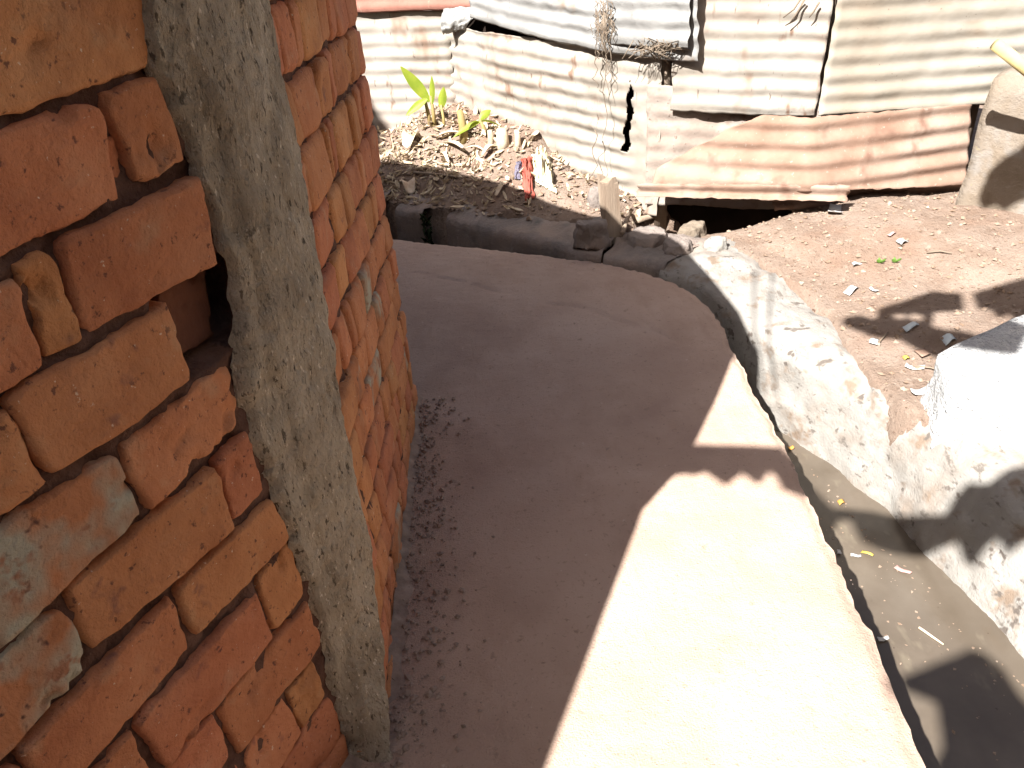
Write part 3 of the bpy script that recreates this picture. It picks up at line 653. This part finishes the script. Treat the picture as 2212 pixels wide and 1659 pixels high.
# added unseen plates, outlines worked back from the shadows on path, drain and earth
CZ = 2.6
shadow_casters = tag(empty('added_shadow_casters', (-.4, .2, CZ)), 'added tin plates overhead, unseen, shaped to cast the shadows on path, drain and earth', 'shadow_casters')
def castup(px, py, z, h=CZ):
    p = onz(px, py, z); return Vector((p.x - LX * (h - z), p.y - LY * (h - z), h))
def plate(pts, holes=(), name='shadow_plate', h=CZ):
    """flat tin offcut from outline points; holes = (centre, radius)"""
    bm = bmesh.new()
    loops = [pts] + [[c + Vector((math.cos(t * math.pi / 6) * r, math.sin(t * math.pi / 6) * r, 0)) for t in range(12)] for c, r in holes]
    es = []
    for L in loops:
        vs = [bm.verts.new(p) for p in L]; es += [bm.edges.new((vs[i], vs[(i + 1) % len(vs)])) for i in range(len(vs))]
    bmesh.ops.triangle_fill(bm, use_beauty=True, use_dissolve=False, edges=es)
    V = [v.co.copy() for v in bm.verts]; bm.verts.index_update(); Fc = [tuple(v.index for v in f.verts) for f in bm.faces]; bm.free()
    o = mesh(name, V, Fc, M_tin, shadow_casters, smooth=False); fixn(o); solid(o, .003); return o
# long strip with a corrugated lower edge
topE = [(1380, 952, 0), (1440, 956, 0), (1503, 960, 0), (1600, 962, 0), (1690, 966, 0)]
botE = [(1690, 1060, 0), (1676, 1032, 0), (1663, 1020, 0), (1652, 1034, 0), (1640, 1048, 0), (1622, 1038, 0), (1603, 1023, 0), (1588, 1036, 0), (1567, 1050, 0), (1545, 1036, 0), (1522, 1020, 0), (1500, 1028, 0), (1478, 1024, 0), (1400, 1040, 0)]
a_ = [castup(*q) for q in topE]; b_ = [castup(*q) for q in botE]
r1 = [castup(*q) for q in [(1800, 1098, WZ), (1880, 1104, WZ), (1960, 1108, -.34), (2040, 1098, -.2), (2062, 1050, -.1), (2090, 1028, -.09), (2135, 1036, -.09), (2175, 1012, -.09), (2230, 1005, -.09), (2330, 990, -.09)]]
r2 = [castup(*q) for q in [(2330, 1130, -.1), (2250, 1140, -.1), (2212, 1165, -.12), (2185, 1185, -.12), (2160, 1150, -.14), (2135, 1165, -.14), (2110, 1203, -.16), (2085, 1190, -.16), (2068, 1150, -.18), (2030, 1165, -.22), (1990, 1188, -.3), (1950, 1196, -.38), (1905, 1190, WZ), (1860, 1170, WZ), (1838, 1125, WZ), (1815, 1122, WZ), (1800, 1148, WZ)]]
plate(a_ + r1 + r2 + b_)
Z7 = lambda zx, zy: (1825 + .3334 * zx, 553 + .3334 * zy)
GZ = -.03
hp = [castup(*Z7(*q), GZ) for q in [(210,325),(400,285),(560,235),(760,250),(772,350),(580,368),(566,450),(800,490),(1010,550),(1180,600),(1100,760),(760,720),(640,640),(480,590),(350,520),(150,490),(40,440),(-40,400),(0,365),(110,368),(200,388)]]
plate(hp, [(castup(*Z7(355, 385), GZ), .022), (castup(*Z7(460, 392), GZ), .024)])
plate([castup(*Z7(*q), GZ) for q in [(822,250),(1000,215),(1160,195),(1400,190),(1400,440),(1160,430),(1110,425),(1060,370),(1000,400),(950,350),(860,340)]])
plate([castup(x, y, WZ) for x, y in [(1943,1463),(2023,1431),(2075,1411),(2095,1401),(2127,1411),(2167,1443),(2199,1495),(2240,1540),(2240,1800),(1985,1800),(2010,1659),(2035,1611),(2023,1519),(1951,1491)]])
for (x0, x1) in ((1632, 1618), (1668, 1650)):
    v, f = tube([castup(x0, 585, -.02), castup(lerp(x0, x1, .5), 700, -.06), castup(x1, 800, -.1)], .006, 6); mesh('wire', v, f, M_tin, shadow_casters)

# ------------------------------------------------------------------ boulder, pillar, stones, wood
def rock(name, label, pts_lo, pts_hi, mat, cat='stone', amp=.012, sub=3, rough=.5, sharp=.35):
    """closed stone from a lower and an upper ring, subdivided and roughened"""
    bm = bmesh.new(); lo = [bm.verts.new(p) for p in pts_lo]; hi = [bm.verts.new(p) for p in pts_hi]; n = len(lo)
    for i in range(n): bm.faces.new((lo[i], lo[(i + 1) % n], hi[(i + 1) % n], hi[i]))
    bm.faces.new(hi); bm.faces.new(lo[::-1])
    bmesh.ops.triangulate(bm, faces=bm.faces[:])
    for e in bm.edges: pass
    bmesh.ops.subdivide_edges(bm, edges=bm.edges[:], cuts=sub, use_grid_fill=True, smooth=sharp)
    bmesh.ops.triangulate(bm, faces=bm.faces[:])
    bmesh.ops.subdivide_edges(bm, edges=bm.edges[:], cuts=1, use_grid_fill=True)
    bmesh.ops.recalc_face_normals(bm, faces=bm.faces[:]); bm.normal_update()
    for v in bm.verts:
        v.co += v.normal * (amp * fbm(v.co, 12, 3) + amp * rough * fbm(v.co, 40, 6, 3))
    V = [v.co.copy() for v in bm.verts]; bm.verts.index_update(); Fc = [tuple(v.index for v in f.verts) for f in bm.faces]; bm.free()
    c = sum((Vector(p) for p in pts_lo), Vector()) / n
    return tag(mesh(name, V, Fc, mat, origin=c), label, cat)
up = lambda p, dz: Vector((p[0], p[1], p[2] + dz))
rock('boulder', 'big pale granite block on the drain bank at the right edge', [(1.25,1.93,-.22),(1.27,2.10,-.2),(1.9,2.35,-.2),(2.1,1.75,-.22),(1.50,1.66,-.25)], [(1.285,1.975,.075),(1.30,2.09,.085),(1.85,2.3,.16),(2.0,1.85,.15),(1.50,1.80,.05)], M_rock, amp=.012, sharp=.0)
# mud pillar
pb = [Vector((1.955, 3.262, .0)), Vector((2.16, 3.06, .0)), Vector((2.75, 3.3, 0)), Vector((2.5, 3.6, 0))]
px0 = onplane(2106, 150, Vector((2.0, 3.27, 0)), Vector((.3, -.95, 0)).normalized())
pil = rock('mud_pillar', 'crumbling mud-plastered pillar at the right end of the tin sheets', [(1.945,3.262,0),(2.16,3.05,0),(2.75,3.3,0),(2.5,3.6,0)], [(1.985,3.285,.60),(2.20,3.09,.62),(2.75,3.32,.66),(2.5,3.62,.66)], M_mudbrick, 'pillar', amp=.012, sharp=0)
pA = onplane(2150, 95, Vector((2.15, 3.12, 0)), Vector((.3, -.95, 0)).normalized()); pB = pA + Vector((.30, -.05, -.22))
v, f = tube([pA, pA.lerp(pB, .5), pB], .022, 12); tag(mesh('bamboo_pole', v, f, M_bamboo, origin=pB), 'short yellow bamboo pole leaning on top of the mud pillar', 'pole')
# added plate overhead, outlined to throw the dark shadow on the pillar
pn = Vector((-.70, -.714, 0)); pp0 = Vector((2.05, 3.155, 0))
def castwall(px, py, h=CZ):
    p = onplane(px, py, pp0, pn); return Vector((p.x - LX * (h - p.z), p.y - LY * (h - p.z), h))
plate([castwall(*q) for q in [(2290, 260), (2212, 300), (2165, 335), (2135, 365), (2112, 425), (2122, 452), (2150, 440), (2170, 452), (2200, 432), (2290, 400)]])
# stones and timber where the kerb turns
def stone(name, label, px, py, w, d, h, mat, rot=0, zoff=-.02, **k):
    c = onground(px, py); R_ = Matrix.Rotation(rot, 3, 'Z'); rr = random.Random(int(px))
    ring = [Vector((math.cos(t) * w / 2, math.sin(t) * d / 2, 0)) * rr.uniform(.85, 1.1) for t in [i * math.pi / 3.5 for i in range(7)]]
    return rock(name, label, [c + R_ @ p + Vector((0, 0, zoff)) for p in ring], [c + R_ @ (p * .8) + Vector((0, 0, h * rr.uniform(.85, 1.1))) for p in ring], mat, **k)
stone('stone', 'squat dark stone on the kerb beside the timber stub', 1278, 522, .17, .12, .09, M_kerb, amp=.016, sharp=0)
stone('stone', 'rounded buff stone at the mouth of the dark hollow', 1495, 512, .17, .10, .055, M_mudbrick, rot=.5, amp=.010, sharp=.1)
stone('stone', 'broken flat slab lying beside the timber stub', 1400, 520, .22, .16, .04, M_kerb, rot=.3, amp=.010, sharp=.05)
stone('stone', 'grey rubble stone in front of the dark hollow', 1462, 545, .16, .12, .05, M_kerb, rot=.9, amp=.014, sharp=.05)
stone('stone', 'small pale stone on the crest of the bank below the rubble', 1545, 540, .10, .07, .05, M_bank, rot=.2, amp=.01)
stone('stone', 'grey lump wedged behind the timber stub', 1290, 445, .10, .06, .08, M_kerb, rot=.2, amp=.01)
c = onground(1325, 500); R_ = Matrix.Rotation(.35, 3, 'Z'); V = []
def timber(name, label, c, w, d, h, tilt, mat):
    V = []; nx, ny, nh = 5, 4, 14
    ring = [(-1, -1), (-.4, -1.06), (.3, -1), (1, -.95), (1.03, 0), (1, 1), (.2, 1.04), (-.5, 1), (-1.04, .9), (-1, 0)]
    for j in range(nh):
        t = j / (nh - 1)
        for k, (a, b) in enumerate(ring):
            jag = (.05 * nz((a * 3, b * 3, 1), 1.3, 5) * sm(.9, 1, t))
            V.append(c + R_ @ Vector((a * w / 2 * (1 + .08 * nz((a, b, t * 3), 2)), b * d / 2, -.05 + t * h + jag)) + tilt * t)
    n = len(ring); Fc = [(j * n + k, j * n + (k + 1) % n, (j + 1) * n + (k + 1) % n, (j + 1) * n + k) for j in range(nh - 1) for k in range(n)]
    Fc.append(tuple((nh - 1) * n + k for k in range(n)))
    return tag(mesh(name, V, Fc, mat, origin=c, smooth=False), label, 'timber')
timber('timber_stub', 'short upright grey timber stub at the bend of the kerb', c, .075, .045, .28, Vector((-.02, .03, 0)), M_wood)
for lab, pts, r in (('bent stick leaning from the timber stub onto the kerb', [(1345, 515), (1352, 490), (1362, 470)], .012), ('short thick stick lying across the rubble by the hollow', [(1375, 490), (1405, 484), (1440, 478)], .016), ('thin twig lying on the shaded mound', [(890, 382), (950, 385), (1000, 392)], .006)):
    P_ = [onground(*q) + Vector((0, 0, r + .012)) for q in pts]
    v, f = tube(P_, r, 7, r * .7); tag(mesh('stick', v, f, M_wood, origin=P_[0]), lab, 'stick')

# ------------------------------------------------------------------ plants
def leaf(base, tip, width, droop=.0, side=Vector((1, 0, 0)), fold=.25, n=12):
    base, tip = Vector(base), Vector(tip); ax = tip - base; s = side - ax * (side.dot(ax) / ax.length_squared); s.normalize(); nr = ax.normalized().cross(s); V = []
    for i in range(n + 1):
        t = i / n; wd_ = width * (math.sin(math.pi * min(1, t * .93 + .05)) ** .8) * (1 - .25 * t)
        c = base + ax * t + Vector((0, 0, -droop * t * t))
        for k in (-1, -.5, 0, .5, 1): V.append(c + s * wd_ * k + nr * abs(k) * wd_ * fold)
    return V, gridf(5, n + 1)
def plant(name, label, base, leaves, stems):
    o = tag(empty(name, base), label, 'plant')
    for a, b, r in stems:
        v, f = tube([base + Vector(a), base + (Vector(a) + Vector(b)) / 2 + Vector((.004, 0, 0)), base + Vector(b)], r, 8, r * .6); mesh('stem', v, f, M_stem, o)
    for a, b, w_, dr in leaves:
        v, f = leaf(base + Vector(a), base + Vector(b), w_, dr); mesh('leaf', v, f, M_leaf, o)
b1 = onground(938, 272)
plant('canna_sprout', 'tall young green sprout with one big pointed leaf against the fence', b1,
  [((-.01,0,.13), (-.14,.0,.32), .036, 0), ((.005,-.01,.12), (.018,0,.26), .017, 0), ((-.02,-.02,.15), (-.14,-.06,.09), .024, .01), ((.05,-.01,.09), (.075,0,.20), .026, 0)],
  [((-.02,0,-.03), (-.035,0,.15), .014), ((.0,0,-.03), (.0,0,.16), .013), ((.055,-.02,-.03), (.05,-.01,.11), .010)])
b2 = onground(1040, 292)
plant('canna_sprout', 'low bent sprout with drooping green leaves beside the cut stalks', b2,
  [((0,0,.07), (.12,-.02,.08), .030, .05), ((0,0,.07), (-.15,-.04,.04), .018, .03), ((0,0,.08), (.06,.03,.15), .024, .03), ((-.01,0,.07), (-.08,-.05,.10), .016, .03)],
  [((.03,0,-.03), (.0,0,.08), .012)])
def curl(name, label, px, py, L, wd_, rot, lift=.0, mat=M_dry, cat='dry leaf', curlk=1.2, group=None, up_=None):
    c = onground(px, py); R3 = Matrix.Rotation(rot, 3, 'Z'); rr = random.Random(int(px * 7 + py)); V = []; n = 9; k1 = rr.uniform(.5, 1.4) * curlk; tw = rr.uniform(-1, 1)
    for i in range(n + 1):
        t = i / n; w2 = wd_ * (.35 + .65 * math.sin(math.pi * min(1, .12 + t * .85)))
        for k in (-1, -.5, 0, .5, 1):
            y = w2 * k; z = .012 + k1 * .02 * math.sin(t * 3 + tw) + abs(k) * w2 * .7 * (1 + .4 * math.sin(t * 6 + tw)) + lift * t
            V.append(c + R3 @ Vector(((t - .5) * L, y * math.cos(tw * t), z)))
    o = mesh(name, V, gridf(5, n + 1), mat, origin=c); solid(o, .002); return tag(o, label, cat, group)
# cut stalks beside the sprouts
for i, (x, y, r, h, lab) in enumerate([(1002, 300, .028, .15, 'dark leaning cut stalk between the two sprouts'), (1085, 315, .042, .085, 'stubby pale cut stalk below the bent sprout'), (1060, 312, .022, .07, 'narrow pale cut stalk left of the stubby one'), (1118, 315, .020, .075, 'small torn stalk at the foot of the white sheet')]):
    c = onground(x, y); t_ = Vector((-.05 if i == 0 else .0, .02, 1)).normalized()
    v, f = tube([c - t_ * .03, c + t_ * h * .5 + Vector((.004, 0, 0)), c + t_ * h], r, 10, r * .55); tag(mesh('cut_stalk', v, f, M_stem if i == 0 else M_dry, origin=c), lab, 'stalk')
long_ = [(985, 300, .20, .012, .2, 'long pale strap leaf lying in front of the cut stalks'), (972, 322, .24, .016, 2.2, 'long folded brown leaf hanging down the mound front'), (960, 352, .16, .010, 1.9, 'thin brown leaf strip at the shadow edge'), (893, 318, .13, .045, 1.1, 'broad white dry leaf at the left of the mound'), (1060, 335, .10, .02, .4, 'curled pale peel in the middle of the mound'), (885, 415, .10, .035, 1.8, 'broad grey leaf in the shade by the brick corner'), (1085, 415, .12, .014, 1.0, 'upright brown leaf blade in the shade'), (1030, 335, .14, .010, 2.9, 'twisted pale peel right of the hanging leaf')]
for x, y, L, w_, r, lab in long_: curl('dry_leaf', lab, x, y, L, w_, r, curlk=1.4)

# rags
def rag(name, label, outline_px, mat, lift, cat='rag', nsub=18, amp=.02, fr=16):
    P_ = [onground(*q) for q in outline_px]; tl, tr, br, bl = P_; V = []
    for j in range(nsub):
        for i in range(nsub):
            a, b = i / (nsub - 1), j / (nsub - 1); p = tl.lerp(tr, a).lerp(bl.lerp(br, a), b)
            e = min(a, 1 - a, b, 1 - b); g = ground_z(p.x, p.y, False)
            p = p + Vector((.012 * fbm((b * 3, a * 3, 1), 2, 3), .012 * fbm((b * 3, a * 3, 4), 2, 8), 0))
            p.z = max(g, p.z) + .008 + lift * sm(0, .35, e) + amp * fbm((a * 1.2 + lift, b * .5, 0), fr * .25, 5) * sm(0, .2, e) + amp * .35 * abs(nz((a, b, 2), 7))
            V.append(p)
    o = mesh(name, V, gridf(nsub, nsub), mat, origin=bl); solid(o, .004); return tag(o, label, cat)
rag('cloth_rag', 'red cloth rag half in shadow on the mound', [(1127, 348), (1152, 346), (1152, 432), (1134, 438)], M_redcloth, .035, nsub=22, amp=.035, fr=22)
rag('cloth_rag', 'dark navy scrap of cloth left of the red rag', [(1116, 355), (1127, 352), (1124, 392), (1112, 392)], M_bluecloth, .01, amp=.01)
rag('cloth_rag', 'crumpled soiled cream cloth beside the red rag', [(1150, 338), (1188, 342), (1200, 425), (1156, 398)], M_cream, .05, amp=.06, fr=30, nsub=28)

# hanging roots on the fence
rt = random.Random(5); parts = []
for i in range(60):
    x = rt.gauss(1303, 9); y = rt.uniform(0, 70); ln = rt.uniform(25, 75); p = []
    for k in range(6): p.append(onplane(x + rt.gauss(0, 4) + (k - 2) * rt.uniform(-1.5, 1.5), y + ln * k / 5, pBC(1.07, .7, .075), Vector((-.72, -.69, 0)).normalized()))
    parts.append(tube(p, .0022, 4, .001))
for x, y0, y1 in ((1306, 100, 395), (1288, 110, 190), (1313, 90, 205), (1284, 280, 435), (1318, 60, 180)):
    p = [onplane(x + 5 * math.sin(k * 1.3) + rt.gauss(0, 2), lerp(y0, y1, k / 12), pBC(1.07, .7, .06), Vector((-.72, -.69, 0)).normalized()) for k in range(13)]
    parts.append(tube(p, .0025, 4, .0014))
V, Fc = merge(parts); tag(mesh('dry_roots', V, Fc, M_root, origin=pBC(1.07, .9)), 'bunch of dry roots hanging over the grey sheet of the fence', 'roots')
parts = []
for i in range(70):
    p0 = onplane(rt.uniform(1375, 1460), rt.gauss(104, 6), pBC(1.3, .7, .075), Vector((-.72, -.69, 0)).normalized())
    parts.append(tube([p0, p0 + Vector((rt.gauss(0, .02), rt.gauss(0, .006), rt.gauss(0, .02))), p0 + Vector((rt.gauss(0, .05), rt.gauss(0, .01), rt.gauss(-.01, .02)))], .002, 4))
V, Fc = merge(parts); tag(mesh('dry_roots', V, Fc, M_root, origin=pBC(1.3, .68)), 'tangle of dry twigs lodged in the gap under the grey sheet', 'roots')
parts = []
for q in ([(1735, -10), (1715, 20), (1692, 38)], [(1740, -5), (1722, 28), (1704, 52)], [(1770, 5), (1758, 25), (1748, 38)]):
    parts.append(tube([onplane(x, y, pCD2(.6, .8, .03), Vector((-.41, -.91, 0)).normalized()) for x, y in q], .005, 5, .002))
V, Fc = merge(parts); tag(mesh('dry_twig', V, Fc, M_root, origin=pCD2(.6, .9)), 'forked dark twig poking over the silvery sheet', 'twig')

# litter on the earth
def scrap(name, label, p, w_, d_, rot, mat, cat='litter', tilt=.15, flat=False, group=None):
    R3 = Matrix.Rotation(rot, 3, 'Z'); V = []; rr = random.Random(int(p.x * 9000) + int(p.y * 7000)); n = 5; k0 = rr.uniform(0, 6)
    for j in range(n):
        for i in range(n):
            a, b = i / (n - 1) - .5, j / (n - 1) - .5
            V.append(p + R3 @ Vector((a * w_ * rr.uniform(.95, 1.05) + .2 * b * d_, b * d_ * (1 - .3 * a) * rr.uniform(.93, 1.07), .006 + tilt * w_ * (a + .5) * .6 + (0 if flat else .22 * d_ * math.sin(a * 5 + k0) + .1 * d_ * rr.random()))))
    o = mesh(name, V, gridf(n, n), mat, origin=p); solid(o, .0015); return tag(o, label, cat, group)
for lab, x, y, w_, d_, r, mt in [('white plastic bag scrap below the end of the rusty sheet', 1803, 460, .075, .055, 1.2, M_white), ('pale blue packet lying in the shadow on the earth', 1966, 710, .055, .028, .3, M_blue),
    ('white paper scrap on the earth near the bank corner', 1838, 632, .065, .03, .6, M_white), ('small white scrap left of the boulder shadow', 1888, 742, .04, .025, .9, M_white), ('white scrap left of two seedlings', 1850, 577, .04, .02, .1, M_white),
    ('white paper fleck beside the shadow tip', 1886, 632, .035, .014, 2.0, M_white), ('white wrapper high on the earth near the pillar', 1950, 525, .05, .03, .4, M_white), ('faint grey plastic cap in the shadow by the boulder', 2048, 738, .045, .04, .2, M_blue),
    ('torn white sheet scrap on the earth beside the boulder', 1990, 850, .07, .03, .2, M_white), ('yellow scrap on the earth left of the boulder', 1957, 778, .022, .016, .2, M_yellow), ('crumpled white scrap below the yellow one', 1975, 798, .06, .025, 2.8, M_white), ('pink scrap near the white wrapper', 1925, 512, .035, .015, .4, M_pink)]:
    scrap('litter_scrap', lab, onground(x, y), w_, d_, r, mt)
sh = onground(1993, 765); scrap('bottle_cap', 'round rusty bottle cap on the earth in the shadow', sh, .04, .04, .3, M_rust, 'cap', tilt=0, flat=True)
for lab, x, y in (('pair of tiny green seedling leaves, left of the two seedlings', 1902, 570), ('tiny green seedling, right of the two seedlings', 1935, 568)):
    p = onground(x, y); o = tag(empty('seedling', p), lab, 'plant')
    for k in range(4):
        a = k * 1.6; v, f = leaf(p + Vector((0, 0, .003)), p + Vector((math.cos(a) * .02, math.sin(a) * .02, .018)), .007, 0, n=4); mesh('leaf', v, f, M_green, o)
for lab, pts in (('dark twig lying on the earth right of the seedlings', [(2000, 552), (2030, 548), (2055, 553)]), ('fine dry stalk lying left of the boulder', [(1970, 795), (2010, 802), (2045, 812)]), ('brown stick beside the white scrap left of the shadow', [(1895, 748), (1905, 736), (1918, 722)])):
    P_ = [onground(*q) + Vector((0, 0, .008)) for q in pts]; v, f = tube(P_, .004, 5, .002); tag(mesh('twig', v, f, M_root, origin=P_[0]), lab, 'twig')
# litter floating in the drain
for lab, x, y, w_, d_, r, mt in [('bright yellow wrapper floating in the drain', 1873, 1198, .034, .010, -.7, M_yellow), ('white scrap floating left of the yellow wrapper', 1848, 1203, .03, .010, -.2, M_white), ('white fleck at the slab edge of the drain', 1812, 1195, .02, .01, 1.3, M_white),
    ('orange peel bit near the slab in the upper drain', 1708, 970, .022, .016, .3, M_orange), ('orange bit floating above the shadow band', 1817, 1087, .022, .018, .2, M_orange), ('pink wrapper floating below the yellow one', 1950, 1235, .045, .014, -.8, M_pink), ('tiny violet-white scrap in the lower drain', 1907, 1383, .03, .012, .1, M_white)]:
    scrap('floating_scrap', lab, onz(x, y, WZ), w_, d_, r, mt, tilt=.02)
p0, p1 = onz(1985, 1355, WZ + .004), onz(2038, 1392, WZ + .004); v, f = tube([p0, p0.lerp(p1, .5), p1], .004, 6, .002); tag(mesh('reed', v, f, M_dry, origin=p0), 'pale straw floating in the lower drain', 'straw')

# ------------------------------------------------------------------ loose grit, clods and leaf litter
def chips(n, where, rmin, rmax, flat=.6, rs=1, power=2.5):
    rr = random.Random(rs); V, Fc = [], []
    base = [(1,0,0),(-.8,.2,0),(.1,1,0),(0,-.9,.1),(.1,.1,.9),(0,0,-.8)]; tri = [(0,2,4),(2,1,4),(1,3,4),(3,0,4),(2,0,5),(1,2,5),(3,1,5),(0,3,5)]
    for i in range(n):
        p = where(rr)
        if p is None: continue
        r = rmin + (rmax - rmin) * rr.random() ** power; R3 = Matrix.Rotation(rr.uniform(0, 6.3), 3, 'Z') @ Matrix.Rotation(rr.uniform(-.5, .5), 3, 'X'); k = len(V)
        for b in base: V.append(p + R3 @ Vector((b[0] * r * rr.uniform(.7, 1.3), b[1] * r * rr.uniform(.6, 1.1), b[2] * r * flat * rr.uniform(.7, 1.2) + r * .2)))
        Fc += [tuple(a + k for a in t) for t in tri]
    return V, Fc
def wall_foot(rr):
    y = rr.uniform(.8, 2.2); x = -.295 + abs(rr.gauss(0, .085)) * (1.2 - .25 * y) * (1 + .8 * nz((0, y, 0), 3, 5)) + .02 * nz((0, y, 0), 6) - max(0, 1.05 - y) * .45
    return Vector((x, y, .002))
V, Fc = chips(2200, wall_foot, .0008, .011, rs=3, power=6); tag(mesh('grit', V, Fc, M_pebble, smooth=False), 'grit and mortar crumbs along the foot of the brick wall', kind='stuff')
def path_any(rr):
    y = rr.uniform(.8, 3.3); return Vector((rr.uniform(-.3, .74), y, .002)) if y < 2.4 else Vector((rr.uniform(-.3, .4), rr.uniform(2.3, 3.1), .002))
V, Fc = chips(260, path_any, .0008, .0032, rs=9, power=3); tag(mesh('grit', V, Fc, M_pebble, smooth=False), 'scattered fine grit over the concrete path', kind='stuff')
def earth(rr):
    x, y = rr.uniform(.95, 2.3), rr.uniform(1.85, 3.5)
    return Vector((x, y, ground_z(x, y))) if bank_side(x, y) > .03 else None
V, Fc = chips(4200, earth, .0015, .016, rs=4, power=5); tag(mesh('earth_clods', V, Fc, M_clod, smooth=False), 'crumbs of dry earth scattered before the rusty sheets', kind='stuff')
def mound(rr):
    x, y = rr.uniform(-.85, .75), rr.uniform(3.6, 5.0)
    return Vector((x, y, ground_z(x, y))) if bank_side(x, y) > .0 else None
V, Fc = chips(5200, mound, .002, .024, rs=5, power=4); tag(mesh('earth_clods', V, Fc, M_clod, smooth=False), 'clods and rubble covering the mound by the fence', kind='stuff')
rr = random.Random(12); V, Fc = [], []
for i in range(1200):
    x, y = rr.gauss(-.42, .28), rr.gauss(4.3, .33)
    if rr.random() < .3: x, y = rr.uniform(-.8, .7), rr.uniform(3.65, 4.6)
    if bank_side(x, y) < .0: continue
    p = Vector((x, y, ground_z(x, y) + rr.uniform(.004, .02))); L = rr.uniform(.012, .06) + (.04 if rr.random() < .06 else 0); w_ = L * rr.uniform(.12, .5); R3 = Matrix.Rotation(rr.uniform(0, 6.3), 3, 'Z') @ Matrix.Rotation(rr.uniform(-.7, .7), 3, 'Y') @ Matrix.Rotation(rr.uniform(-.6, .6), 3, 'X')
    k = len(V); V += [p + R3 @ Vector((a * L, b * w_, c)) for a, b, c in ((-.5, 0, 0), (-.1, -.5, .006), (0, 0, -.004), (-.1, .5, .006), (.3, -.4, .012), (.55, 0, .016), (.3, .4, .012))]
    Fc += [(k, k + 1, k + 2), (k, k + 2, k + 3), (k + 1, k + 4, k + 5, k + 2), (k + 2, k + 5, k + 6, k + 3)]
o = mesh('leaf_litter', V, Fc, M_dry, smooth=False); tag(o, 'crumpled dead leaves and peelings strewn over the mound', kind='stuff')

# soil spilled along the foot of the wall, scum on the drain
ny_ = 260; V = []
for i in range(ny_):
    y = lerp(.55, 2.22, i / (ny_ - 1)); x0 = -.312 if y > 1.10 else -.312 - (1.10 - y) * .462
    wdt = (.030 + .030 * fbm((0, y, 0), 5, 3) + .012 * fbm((0, y, 0), 30, 4)) * (1.25 - .2 * y) + .012
    for k in range(8):
        t = k / 7; x = x0 + max(.006, wdt) * t; h = .016 * (1 - t) ** 1.4 * (1 + .6 * nz((x, y, 0), 25)) + .003 * fbm((x, y, 0), 60, 2, 2) * (1 - t)
        V.append((x, y, -.002 + h if k < 7 else -.006))
tag(fixn(mesh('spilled_soil', V, gridf(8, ny_), M_pebble)), 'dark soil and crumbs spilled along the foot of the brick wall', kind='stuff')
def drain(rr):
    y = rr.uniform(.9, 2.4); x = lerp(.98, 1.26, (2.4 - y) / 1.2) - abs(rr.gauss(0, .05)) - (rr.random() < .35) * rr.uniform(0, .25)
    return Vector((x, y, WZ - .001)) if x > .78 else None
V, Fc = chips(700, drain, .0012, .007, flat=.25, rs=15, power=4); tag(mesh('drain_scum', V, Fc, M_clod, smooth=False), 'flecks of scum and silt on the drain water', kind='stuff')
